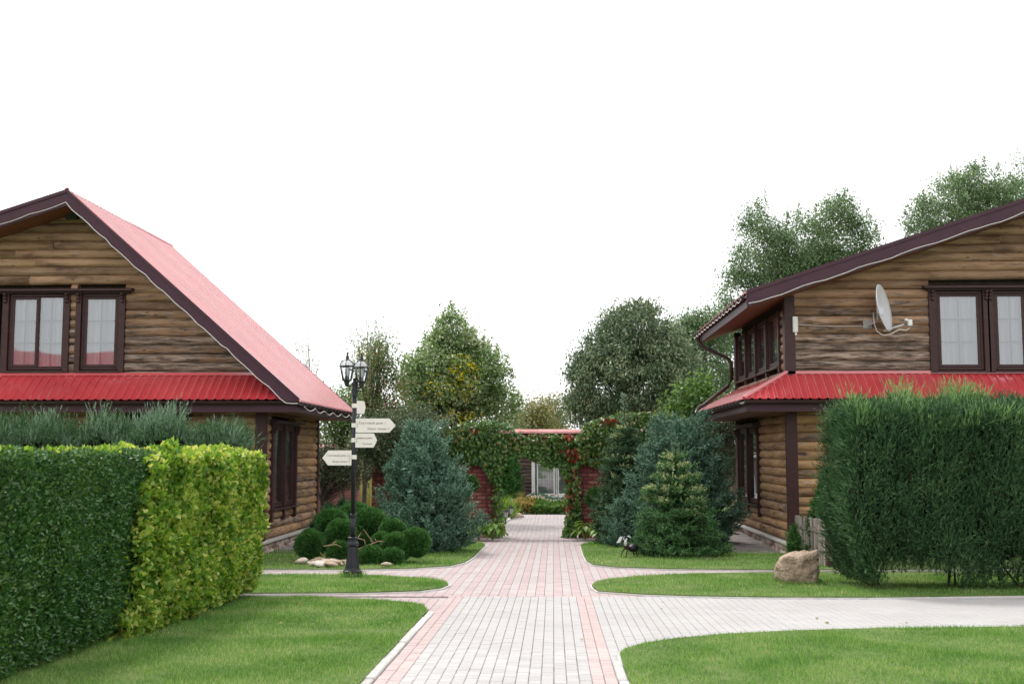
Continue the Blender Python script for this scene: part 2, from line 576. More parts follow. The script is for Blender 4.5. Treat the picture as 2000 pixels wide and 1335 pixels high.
def glass_mat(name, tint=(0.9, 0.92, 0.93), base=0.10):
    m, t, b = newmat(name)
    t.nodes.remove(b)
    gl = N(t, 'ShaderNodeBsdfGlossy', Roughness=0.02)
    gl.inputs['Color'].default_value = (0.95, 0.97, 1, 1)
    tr = N(t, 'ShaderNodeBsdfTransparent')
    tr.inputs['Color'].default_value = (*tint, 1)
    fr = N(t, 'ShaderNodeFresnel', IOR=1.52)
    g = N(t, 'ShaderNodeNewGeometry')
    n = N(t, 'ShaderNodeTexNoise', Scale=1.1, Detail=1.0)
    t.links.new(g.outputs['Position'], n.inputs['Vector'])
    bp = N(t, 'ShaderNodeBump', Strength=0.12, Distance=0.05)
    t.links.new(n.outputs['Fac'], bp.inputs['Height'])
    t.links.new(bp.outputs['Normal'], gl.inputs['Normal'])
    ma = N(t, 'ShaderNodeMath', operation='MULTIPLY_ADD', use_clamp=True)
    ma.inputs[1].default_value = 1.5
    ma.inputs[2].default_value = base
    t.links.new(fr.outputs[0], ma.inputs[0])
    mxs = N(t, 'ShaderNodeMixShader')
    t.links.new(ma.outputs[0], mxs.inputs[0])
    t.links.new(tr.outputs[0], mxs.inputs[1])
    t.links.new(gl.outputs[0], mxs.inputs[2])
    t.links.new(mxs.outputs[0], t.nodes['Material Output'].inputs['Surface'])
    return m


M['curtain'] = curtain_mat()
M['glass'] = glass_mat('window_glass', (0.74, 0.76, 0.78), base=0.14)
M['lamp_glass'] = glass_mat('lantern_glass', (0.93, 0.94, 0.95), 0.04)
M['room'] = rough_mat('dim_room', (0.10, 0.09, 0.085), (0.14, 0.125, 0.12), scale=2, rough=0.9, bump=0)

# foliage
M['grass'] = leaf_mat('lawn_grass', [(0.0, (0.055, 0.16, 0.032)), (0.4, (0.115, 0.27, 0.05)), (0.75, (0.20, 0.36, 0.09)), (1.0, (0.38, 0.43, 0.20))], trans=0.4, rough=0.6, spec=0.25, patch=0.75, pscale=1.3)
M['privet'] = leaf_mat('privet_leaf', [(0.0, (0.023, 0.084, 0.020)), (0.6, (0.052, 0.142, 0.032)), (1.0, (0.116, 0.217, 0.043))], trans=0.18, rough=0.32, spec=0.55, patch=0.3, pscale=1.0)
M['gold'] = leaf_mat('golden_hedge_leaf', [(0.0, (0.06, 0.17, 0.025)), (0.4, (0.16, 0.31, 0.04)), (0.75, (0.31, 0.43, 0.07)), (1.0, (0.55, 0.57, 0.17))], trans=0.4, rough=0.42, spec=0.4, patch=0.45, pscale=2.6)
M['juniper'] = leaf_mat('juniper_spray', [(0.0, (0.020, 0.058, 0.025)), (0.6, (0.047, 0.116, 0.044)), (1.0, (0.111, 0.199, 0.077))], trans=0.12, rough=0.6, spec=0.25, patch=0.3, pscale=1.6)
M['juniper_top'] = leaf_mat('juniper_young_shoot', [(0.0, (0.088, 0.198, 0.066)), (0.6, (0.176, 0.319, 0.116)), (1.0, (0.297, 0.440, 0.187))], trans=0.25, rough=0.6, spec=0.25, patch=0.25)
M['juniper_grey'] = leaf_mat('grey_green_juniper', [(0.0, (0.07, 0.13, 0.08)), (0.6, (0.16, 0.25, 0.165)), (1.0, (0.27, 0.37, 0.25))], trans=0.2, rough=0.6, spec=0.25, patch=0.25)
M['blue_spruce'] = leaf_mat('blue_spruce_needle', [(0.0, (0.035, 0.097, 0.057)), (0.55, (0.105, 0.204, 0.134)), (1.0, (0.242, 0.363, 0.259))], trans=0.12, rough=0.6, spec=0.3, patch=0.35, pscale=4)
M['dark_fir'] = leaf_mat('dark_fir_needle', [(0.0, (0.016, 0.048, 0.023)), (0.6, (0.053, 0.121, 0.051)), (1.0, (0.132, 0.218, 0.086))], trans=0.1, rough=0.55, spec=0.35, patch=0.35, pscale=4)
M['young_spruce'] = leaf_mat('young_spruce_needle', [(0.0, (0.028, 0.085, 0.032)), (0.55, (0.068, 0.165, 0.058)), (1.0, (0.16, 0.29, 0.10))], trans=0.12, rough=0.55, spec=0.3, patch=0.35, pscale=4)
M['gold_tip'] = leaf_mat('golden_spruce_tip', [(0.0, (0.19, 0.29, 0.10)), (0.5, (0.37, 0.45, 0.21)), (1.0, (0.58, 0.61, 0.36))], trans=0.2, rough=0.6, patch=0.25)
M['thuja'] = leaf_mat('pompom_spray', [(0.0, (0.017, 0.072, 0.017)), (0.6, (0.048, 0.150, 0.034)), (1.0, (0.132, 0.276, 0.072))], trans=0.15, rough=0.6, spec=0.25, patch=0.25, pscale=3)
M['maple'] = leaf_mat('poplar_leaf', [(0.0, (0.07, 0.15, 0.045)), (0.5, (0.17, 0.27, 0.09)), (0.8, (0.31, 0.40, 0.21)), (1.0, (0.52, 0.55, 0.40))], trans=0.42, rough=0.45, spec=0.4, patch=0.3, pscale=0.6)
M['yellow'] = leaf_mat('yellowing_leaf', [(0.0, (0.36, 0.36, 0.02)), (0.6, (0.55, 0.49, 0.03)), (1.0, (0.66, 0.58, 0.06))], trans=0.35, patch=0.2)
M['cherry'] = leaf_mat('drooping_cherry_leaf', [(0.0, (0.037, 0.083, 0.037)), (0.5, (0.094, 0.154, 0.073)), (0.85, (0.198, 0.259, 0.143)), (1.0, (0.363, 0.374, 0.220))], trans=0.3, rough=0.42, spec=0.5, patch=0.3, pscale=0.7)
M['birch'] = leaf_mat('birch_leaf', [(0.0, (0.050, 0.105, 0.044)), (0.55, (0.110, 0.193, 0.077)), (1.0, (0.242, 0.330, 0.165))], trans=0.35, rough=0.45, spec=0.45, patch=0.3, pscale=0.6)
M['shrub'] = leaf_mat('shrub_leaf', [(0.0, (0.034, 0.098, 0.021)), (0.6, (0.092, 0.196, 0.040)), (1.0, (0.207, 0.322, 0.092))], trans=0.3, rough=0.45, spec=0.4, patch=0.3)
M['rowan'] = leaf_mat('rowan_leaf', [(0.0, (0.045, 0.10, 0.03)), (0.5, (0.10, 0.165, 0.05)), (0.88, (0.18, 0.20, 0.075)), (1.0, (0.27, 0.14, 0.07))], trans=0.32, rough=0.5, patch=0.3, pscale=1.2)
M['dusky'] = leaf_mat('dusky_shrub_leaf', [(0.0, (0.034, 0.068, 0.030)), (0.6, (0.074, 0.115, 0.051)), (1.0, (0.149, 0.162, 0.081))], trans=0.22, rough=0.5, patch=0.3)
M['ivy'] = leaf_mat('creeper_leaf', [(0.0, (0.035, 0.094, 0.020)), (0.6, (0.081, 0.181, 0.037)), (0.92, (0.163, 0.250, 0.062)), (1.0, (0.275, 0.200, 0.062))], trans=0.28, rough=0.4, spec=0.45, patch=0.35, pscale=1.5)
M['ivy_red'] = leaf_mat('red_creeper_leaf', [(0.0, (0.14, 0.02, 0.015)), (0.6, (0.27, 0.035, 0.025)), (1.0, (0.36, 0.12, 0.04))], trans=0.3, rough=0.4, patch=0.2)
M['hosta'] = leaf_mat('hosta_leaf', [(0.0, (0.09, 0.20, 0.03)), (0.6, (0.16, 0.30, 0.05)), (1.0, (0.28, 0.40, 0.10))], trans=0.3, rough=0.4, spec=0.4, patch=0.3)
M['reed'] = leaf_mat('reed_blade', [(0.0, (0.16, 0.20, 0.05)), (0.5, (0.26, 0.28, 0.08)), (1.0, (0.38, 0.33, 0.13))], trans=0.3, rough=0.6, patch=0.3)
M['far_tree'] = leaf_mat('far_autumn_leaf', [(0.0, (0.10, 0.13, 0.045)), (0.5, (0.2, 0.21, 0.075)), (1.0, (0.32, 0.27, 0.11))], trans=0.3, patch=0.35, pscale=0.3)
M['bloom'] = leaf_mat('pale_bloom', [(0.0, (0.5, 0.42, 0.25)), (0.5, (0.65, 0.45, 0.40)), (1.0, (0.75, 0.72, 0.65))], trans=0.2, patch=0.3, pscale=2)
M['orange_bloom'] = leaf_mat('orange_foliage', [(0.0, (0.14, 0.17, 0.04)), (0.5, (0.28, 0.24, 0.07)), (1.0, (0.42, 0.30, 0.12))], trans=0.3, patch=0.3, pscale=2)


# ------------------------------------------------------------------ ground and lawns
def grid_sheet(name, x0, x1, ys, dz, mat, nx=1):
    mb = MB()
    xs = [x0 + (x1 - x0) * i / nx for i in range(nx + 1)]
    for j in range(len(ys) - 1):
        for i in range(nx):
            a, b, c, d = xs[i], xs[i + 1], ys[j], ys[j + 1]
            mb.add([(a, c, gz(c) + dz), (b, c, gz(c) + dz), (b, d, gz(d) + dz), (a, d, gz(d) + dz)], [(0, 1, 2, 3)])
    return mb.build(name, mat)


tag(grid_sheet('ground', -400, 400, [-80, -40, 0, 30, 60, 900], -0.03, M['meadow']), 'wide green ground beyond the gardens', kind='structure')
pave = tag(grid_sheet('paving_base', -13, 15, [2, 30, 42], -0.012, M['joint']), 'sandy bed under the paved paths', kind='structure')

SL = -0.02


def gp(u, v):
    p = gnd(u, v)
    return (p.x, p.y)


XL, XR = -1.40, 0.50            # outer edges of the two red strips
lawns = {}
lawns['front_left'] = [(XL - 0.08, 3.0), (XL - 0.08, 13.75)] + [gp(*p) for p in ((825, 1187), (800, 1182), (720, 1176), (640, 1172), (560, 1170.5), (500, 1170))] + [(-13, 15.0), (-13, 3.0)]
lawns['strip_left'] = [(-13, 15.5)] + [gp(*p) for p in ((500, 1163), (700, 1162), (820, 1158), (862, 1152), (876, 1146), (872, 1141), (846, 1135.5), (800, 1131.5), (740, 1128.5), (640, 1126.5), (500, 1127))] + [(-13, 18.3)]
lawns['back_left'] = [(-13, 19.45)] + [gp(*p) for p in ((500, 1115), (700, 1115), (800, 1113.5), (880, 1108), (908, 1101), (925, 1090), (948, 1067), (940, 1061.5), (900, 1060))] + [(-2.6, 29.3), (-13, 29.3)]
lawns['front_right'] = [(XR + 0.08, 3.0), (XR + 0.08, 9.9)] + [gp(*p) for p in ((1211, 1283), (1222, 1274), (1260, 1263), (1330, 1253), (1420, 1245), (1540, 1239), (1700, 1234), (2000, 1231))] + [(15, 12.0), (15, 3.0)]
lawns['strip_right'] = [gp(*p) for p in ((1156, 1147), (1160, 1153), (1168, 1158.5), (1250, 1164.5), (1350, 1168), (1500, 1170.5), (1700, 1171), (2000, 1167))] + [(15, 15.3), (15, 18.6)] + [gp(*p) for p in ((2000, 1119), (1500, 1121), (1350, 1124), (1250, 1129), (1190, 1135), (1163, 1140.5))]
lawns['back_right'] = [gp(*p) for p in ((1134, 1067), (1139, 1085), (1146, 1099), (1158, 1105.5), (1200, 1110.5), (1300, 1114), (1500, 1116), (2000, 1114.5))] + [(15, 19.5), (15, 29.3), (1.2, 29.3)] + [gp(*p) for p in ((1180, 1060), (1150, 1061.5))]


def pip(px, py, poly):
    r = np.zeros(px.shape, bool)
    n = len(poly)
    j = n - 1
    for i in range(n):
        xi, yi = poly[i]
        xj, yj = poly[j]
        c = ((yi > py) != (yj > py)) & (px < (xj - xi) * (py - yi) / (yj - yi + 1e-12) + xi)
        r ^= c
        j = i
    return r


LAWN_H = 0.045
lawn_label = {'front_left': 'mown lawn beside the dark privet hedge', 'strip_left': 'narrow rounded grass strip holding the lamp post',
              'back_left': 'lawn under the blue spruce beside the left log house', 'front_right': 'sunlit lawn in the near right corner',
              'strip_right': 'grass strip with the boulder beside the driveway', 'back_right': 'lawn under the golden tipped spruce'}
for k, poly in lawns.items():
    top = [(x, y, gz(y) + LAWN_H) for x, y in poly]
    mb = MB().prism(top, (0, 0, -0.075))
    o = mb.build('lawn', M['soil'])
    tag(o, lawn_label[k], kind='structure')

# grass blades on the lawns
def grass(poly, x0, x1, y0, y1, dens, hmin, hmax, bw):
    n = int((x1 - x0) * (y1 - y0) * dens)
    x = RNG.uniform(x0, x1, n)
    y = RNG.uniform(y0, y1, n)
    k = pip(x, y, poly)
    x, y = x[k], y[k]
    P = np.stack([x, y, -0.02 * np.minimum(y, 30) + LAWN_H - 0.004], 1)
    n = len(P)
    h = RNG.uniform(hmin, hmax, n) * (0.55 + 0.9 * vnoise(P * np.array([1, 1, 0]), 2.2))
    D = RNG.normal(size=(n, 3)) * 0.45
    D[:, 2] = 1
    D = unit(D)
    a = RNG.uniform(0, 6.283, n)
    S = np.stack([np.cos(a), np.sin(a), np.zeros(n)], 1) * bw * 0.5
    V = np.stack([P - S, P + S, P + D * h[:, None]], 1).reshape(-1, 3)
    return V


def grass_obj(label, Vs):
    V = np.concatenate(Vs)
    me = np_mesh('grass', V, np.arange(len(V)).reshape(-1, 3), M['grass'])
    tag(mesh_obj('grass', me), label, kind='stuff')


grass_obj('short mown grass of the near left lawn', [grass(lawns['front_left'], -4.6, -1.4, 6.5, 11.5, 5200, 0.022, 0.05, 0.0055), grass(lawns['front_left'], -4.6, -1.4, 11.5, 15.3, 3000, 0.022, 0.05, 0.007)])
grass_obj('short mown grass of the near right lawn', [grass(lawns['front_right'], 0.5, 6.5, 6.5, 12.6, 4200, 0.022, 0.05, 0.0055)])
grass_obj('grass blades of the strip around the lamp post', [grass(lawns['strip_left'], -5.5, -1.2, 15, 18.6, 2400, 0.025, 0.06, 0.008)])
grass_obj('grass blades of the strip around the boulder', [grass(lawns['strip_right'], 0.3, 8.5, 15, 18.9, 1900, 0.025, 0.06, 0.008)])
grass_obj('grass blades of the far left lawn', [grass(lawns['back_left'], -6.5, -1.2, 19, 28, 700, 0.03, 0.06, 0.011)])
grass_obj('grass blades of the far right lawn', [grass(lawns['back_right'], 0.4, 5.5, 19, 29, 700, 0.03, 0.06, 0.011)])

n = 70
P = np.stack([RNG.uniform(-4.0, 5.5, n), RNG.uniform(8.6, 17.5, n), np.zeros(n)], 1)
P[:, 2] = -0.02 * P[:, 1] + 0.03
onl = np.zeros(n, bool)
for k in lawns.values():
    onl |= pip(P[:, 0], P[:, 1], k)
P[onl, 2] += 0.045
P = P[onl | (RNG.random(n) < 0.35)]
tag(mesh_obj('fallen_leaves', leaf_mesh('fallen_leaves', P, RNG.normal(size=P.shape) * np.array([1, 1, 0.15]), RNG.normal(size=P.shape) * 0.3 + np.array([0, 0, 1]), 0.05, 0.035, M['orange_bloom'])), 'few dry leaves scattered over lawns and paving', kind='stuff')

# kerbs along the straight near edges: one stone each
pave_path = tag(bpy.data.objects.new('path', None), 'paved garden path of grey and pink blocks leading to the brick gate', kind='structure')
COL.objects.link(pave_path)


def kerb_stone(x0, x1, y0, y1, top):
    mb = MB()
    g0, g1 = gz(y0), gz(y1)
    mb.add([(x0, y0, g0 - 0.05), (x1, y0, g0 - 0.05), (x1, y1, g1 - 0.05), (x0, y1, g1 - 0.05), (x0, y0, g0 + top), (x1, y0, g0 + top), (x1, y1, g1 + top), (x0, y1, g1 + top)],
           [(0, 3, 2, 1), (4, 5, 6, 7), (0, 1, 5, 4), (1, 2, 6, 5), (2, 3, 7, 6), (3, 0, 4, 7)])
    return mb.build('kerb_stone', M['kerb'], pave_path, bevel=0.008)


y = 3.2
while y < 13.6:
    j = random.uniform(-0.006, 0.006)
    kerb_stone(XL - 0.085 + j, XL - 0.005 + j, y + 0.006, min(y + 0.994, 13.75), 0.034 + random.uniform(-0.005, 0.005))
    y += 1.0
y = 3.2
while y < 9.7:
    j = random.uniform(-0.006, 0.006)
    kerb_stone(XR + 0.006 + j, XR + 0.086 + j, y + 0.006, min(y + 0.994, 10.15), 0.034 + random.uniform(-0.005, 0.005))
    y += 1.0


def ribbon(pts, wdt, top, name, mat, label):
    """a low curved kerb along a polyline in plan"""
    mb = MB()
    P = [Vector((x, y)) for x, y in pts]
    q = []
    for i, p in enumerate(P):
        d = (P[min(i + 1, len(P) - 1)] - P[max(i - 1, 0)]).normalized()
        nrm = Vector((-d.y, d.x))
        q.append((p - nrm * wdt / 2, p + nrm * wdt / 2))
    for i in range(len(q) - 1):
        c = [q[i][0], q[i][1], q[i + 1][1], q[i + 1][0]]
        mb.prism([(p.x, p.y, gz(p.y) + top) for p in c], (0, 0, -0.09))
    o = mb.build(name, mat, pave_path)
    return o


for k, a, b in (('strip_left', 0, 12), ('back_left', 0, 8), ('front_right', 1, 9), ('strip_right', 0, 8), ('strip_right', 9, 16), ('back_right', 0, 8), ('front_left', 2, 8)):
    poly = lawns[k]
    seg = [poly[i % len(poly)] for i in range(a, b + 1)]
    ribbon(seg, 0.06, 0.03, 'lawn_edging', M['kerb'], None)

# near pavers: 15 grey columns between two double red columns, each block its own piece
PW, PL = 0.1, 0.142


def paver_bm(wd, ln, h=0.05, ch=0.004):
    mb = MB()
    a, b = wd / 2, ln / 2
    vs = [(-a, -b, 0), (a, -b, 0), (a, b, 0), (-a, b, 0), (-a, -b, h - ch), (a, -b, h - ch), (a, b, h - ch), (-a, b, h - ch),
          (-a + ch, -b + ch, h), (a - ch, -b + ch, h), (a - ch, b - ch, h), (-a + ch, b - ch, h)]
    fs = [(0, 1, 5, 4), (1, 2, 6, 5), (2, 3, 7, 6), (3, 0, 4, 7), (4, 5, 9, 8), (5, 6, 10, 9), (6, 7, 11, 10), (7, 4, 8, 11), (8, 9, 10, 11)]
    return mb.add(vs, fs)


pm_g = paver_bm(PW - 0.004, PL - 0.003).mesh('paver', M['paver_grey'])
pm_r = paver_bm(PW - 0.004, PL - 0.003).mesh('paver', M['paver_red'])
cells = []
for c in range(19):
    x = XL + PW * (c + 0.5)
    red = c < 2 or c > 16
    off = 0.5 * PL if c % 2 else 0.0
    y = 5.5 + off
    while y < 15.6:
        cells.append((y, x, red))
        y += PL
vis = [c for c in cells if c[0] > 8.75]
vis.sort()
tilt = math.atan(-0.02)
near = set(vis[:299])
stuff_g, stuff_r = MB(), MB()
for cell in cells:
    y, x, red = cell
    z = gz(y) - 0.035 + random.uniform(-0.002, 0.002)
    if cell in near:
        o = bpy.data.objects.new('paver', pm_r if red else pm_g)
        COL.objects.link(o)
        o.parent = pave_path
        o.location = (x + random.uniform(-0.001, 0.001), y, z)
        o.rotation_euler = (tilt + random.uniform(-0.006, 0.006), random.uniform(-0.008, 0.008), 0)
    else:
        mb = stuff_r if red else stuff_g
        q = paver_bm(PW - 0.004, PL - 0.003)
        rx = tilt + random.uniform(-0.006, 0.006)
        mb.add([(vx + x, vy + y, vz + z + vy * rx) for vx, vy, vz in q.v], q.f)
# driveway on the right, same blocks
for c in range(int((14 - XR) / PW)):
    x = XR + PW * (c + 0.5)
    off = 0.5 * PL if c % 2 else 0.0
    y = 9.9 + off
    while y < 15.7:
        if not (pip(np.array([x]), np.array([y]), lawns['front_right'])[0] or pip(np.array([x]), np.array([y]), lawns['strip_right'])[0]):
            z = gz(y) - 0.037 + random.uniform(-0.0015, 0.0015)
            q = paver_bm(PW - 0.004, PL - 0.004)
            stuff_g.add([(vx + x, vy + y, vz + z + vy * tilt) for vx, vy, vz in q.v], q.f)
        y += PL
tag(stuff_g.build('paver_field', M['paver_grey'], pave_path), kind='stuff')
tag(stuff_r.build('red_paver_field', M['paver_red'], pave_path), kind='stuff')

# wavy interlocking blocks from the crossing to the gate and beyond it
wave = MB()
BWX, BLY, ZZ = 0.125, 0.1125, 0.018
rows = int((42 - 15.66) / BLY)
allp = list(lawns.values())
xs_all = np.arange(-12.5, 14.5, BWX)
for r in range(rows):
    y0 = 15.66 + r * BLY
    yc = y0 + BLY / 2
    if yc > 30.6:
        xs = np.arange(-1.86, 0.5, BWX)
    else:
        xs = xs_all
    yy = np.full(xs.shape, yc)
    keep = np.ones(xs.shape, bool)
    for poly in allp:
        keep &= ~(pip(xs + 0.02, yy, poly) & pip(xs + BWX - 0.02, yy, poly))
    for i in np.nonzero(keep)[0]:
        x = float(xs[i])
        if 22.5 < yc < 31 and (x < -3.6 or x > 2.6):
            continue
        if x < -5.5 and yc > 20:
            continue
        s = ZZ if i % 2 else -ZZ
        g0 = gz(y0) + 0.008 + random.uniform(-0.0015, 0.0015)
        e = 0.003
        pts = [(x + e, y0 - s + e), (x + BWX - e, y0 + s + e), (x + BWX - e, y0 + BLY + s - e), (x + e, y0 + BLY - s - e)]
        hue = (i % 2) if yc < 30.6 else 1
        if (r + (i // 2)) % 4 == 0 and hue == 0 and random.random() < 0.25:
            hue = 1
        if yc < 16.0:
            hue = 0
        if x < -1.5 and 14.9 < yc < 16.4:
            hue = 0 if random.random() < 0.8 else 1
        n0 = len(wave.v)
        wave.v += [(px, py, gz(py) + 0.008 + (g0 - gz(y0) - 0.008)) for px, py in pts] + [(px, py, gz(py) - 0.02) for px, py in pts]
        wave.f += [(n0, n0 + 1, n0 + 2, n0 + 3), (n0, n0 + 4, n0 + 5, n0 + 1), (n0 + 2, n0 + 6, n0 + 7, n0 + 3), (n0 + 1, n0 + 5, n0 + 6, n0 + 2), (n0 + 3, n0 + 7, n0 + 4, n0)]
        wave.m += [hue] * 5
# pink verge of the small path on the left
xs = np.arange(-12.5, XL, BWX)
for r in range(14):
    y0 = 13.8 + r * BLY
    for i, x in enumerate(xs):
        x = float(x)
        q = np.array([x + BWX / 2]), np.array([y0 + BLY / 2])
        if pip(*q, lawns['front_left'])[0] or pip(*q, lawns['strip_left'])[0] or y0 > 15.6:
            continue
        x1 = min(x + BWX, XL) - 0.004
        n0 = len(wave.v)
        pts = [(x + 0.004, y0 + 0.004), (x1, y0 + 0.004), (x1, y0 + BLY - 0.004), (x + 0.004, y0 + BLY - 0.004)]
        wave.v += [(px, py, gz(py) + 0.007) for px, py in pts] + [(px, py, gz(py) - 0.02) for px, py in pts]
        wave.f += [(n0, n0 + 1, n0 + 2, n0 + 3), (n0, n0 + 4, n0 + 5, n0 + 1), (n0 + 2, n0 + 6, n0 + 7, n0 + 3), (n0 + 1, n0 + 5, n0 + 6, n0 + 2), (n0 + 3, n0 + 7, n0 + 4, n0)]
        wave.m += [0 if random.random() < 0.75 else 1] * 5
tag(wave.build('wavy_paver_field', [M['paver_pink'], M['paver_pale']], pave_path), kind='stuff')

# ------------------------------------------------------------------ log houses
PITCH = 0.182


def log_mesh(length, r, seg=None, n=12):
    seg = seg or max(2, int(length / 0.7))
    ph = random.uniform(0, 6)
    pts, rad = [], []
    for i in range(seg + 1):
        t = i / seg
        pts.append((t * length, 0.006 * math.sin(ph + t * length * 1.3), 0.005 * math.cos(ph * 2 + t * length)))
        rad.append(r * (1 + 0.03 * math.sin(ph + t * length * 0.9)))
    return MB().tube(pts, rad, n)


def log_piece(house, p0, p1, r, mat, wear):
    """p0, p1 world; the mesh runs along local X"""
    p0, p1 = Vector(p0), Vector(p1)
    d = p1 - p0
    L = d.length
    if L < 0.04:
        return
    me = log_mesh(L, r).mesh('log', mat, smooth=True)
    o = bpy.data.objects.new('log', me)
    COL.objects.link(o)
    o.parent = house
    o.location = p0 - house.location
    o.rotation_euler = (random.uniform(0, 6.28), 0, math.atan2(d.y, d.x))
    o['wear'] = float(wear)


def log_row(house, a, b, z, axis, fixed, openings, r, mat, wear, butt=0.35):
    """one course between a and b along axis (0=x,1=y), cut by openings (a0,a1,z0,z1)"""
    cuts = [(a, b)]
    for (o0, o1, z0, z1) in openings:
        if z + 0.05 > z0 and z - 0.05 < z1:
            nc = []
            for s, e in cuts:
                if o1 <= s or o0 >= e:
                    nc.append((s, e))
                else:
                    if o0 > s:
                        nc.append((s, o0))
                    if o1 < e:
                        nc.append((o1, e))
            cuts = nc
    for s, e in cuts:
        parts = [(s, e)]
        if e - s > 3.2 and random.random() < 0.8:
            m = s + (e - s) * random.uniform(0.3, 0.7)
            parts = [(s, m - 0.002), (m + 0.002, e)]
        for s2, e2 in parts:
            p0 = (s2, fixed, z) if axis == 0 else (fixed, s2, z)
            p1 = (e2, fixed, z) if axis == 0 else (fixed, e2, z)
            log_piece(house, p0, p1, r * random.uniform(0.97, 1.03), mat, wear)


def corr_sheet(u0, u1, fn, nrm, period, hgt, mat, parent, name='roof_sheet', max_w=1.05):
    """ribbed metal sheets; fn(u) -> (low point, high point)"""
    nrm = Vector(nrm).normalized()
    n = max(1, round((u1 - u0) / max_w))
    for k in range(n):
        a = u0 + (u1 - u0) * k / n
        b = u0 + (u1 - u0) * (k + 1) / n
        us = []
        ribs = max(1, round((b - a) / period))
        st = (b - a) / ribs
        for r in range(ribs):
            for f, h in ((0.0, 0), (0.55, 0), (0.64, 1), (0.90, 1), (0.99, 0)):
                us.append((a + (r + f) * st, h))
        us.append((b, 0))
        mb = MB()
        vs = []
        for u, h in us:
            lo, hi = fn(u)
            lo, hi = Vector(lo), Vector(hi)
            vs += [lo + nrm * (h * hgt + 0.002 * (k % 2)), hi + nrm * (h * hgt + 0.002 * (k % 2))]
        fs = [(2 * i, 2 * i + 2, 2 * i + 3, 2 * i + 1) for i in range(len(us) - 1)]
        mb.add(vs, fs)
        o = mb.build(name, mat, parent)
        s = o.modifiers.new('thickness', 'SOLIDIFY')
        s.thickness = 0.004
        s.offset = 1


def R3(rotz, origin):
    return Matrix.Translation(Vector(origin)) @ Matrix.Rotation(rotz, 4, 'Z')


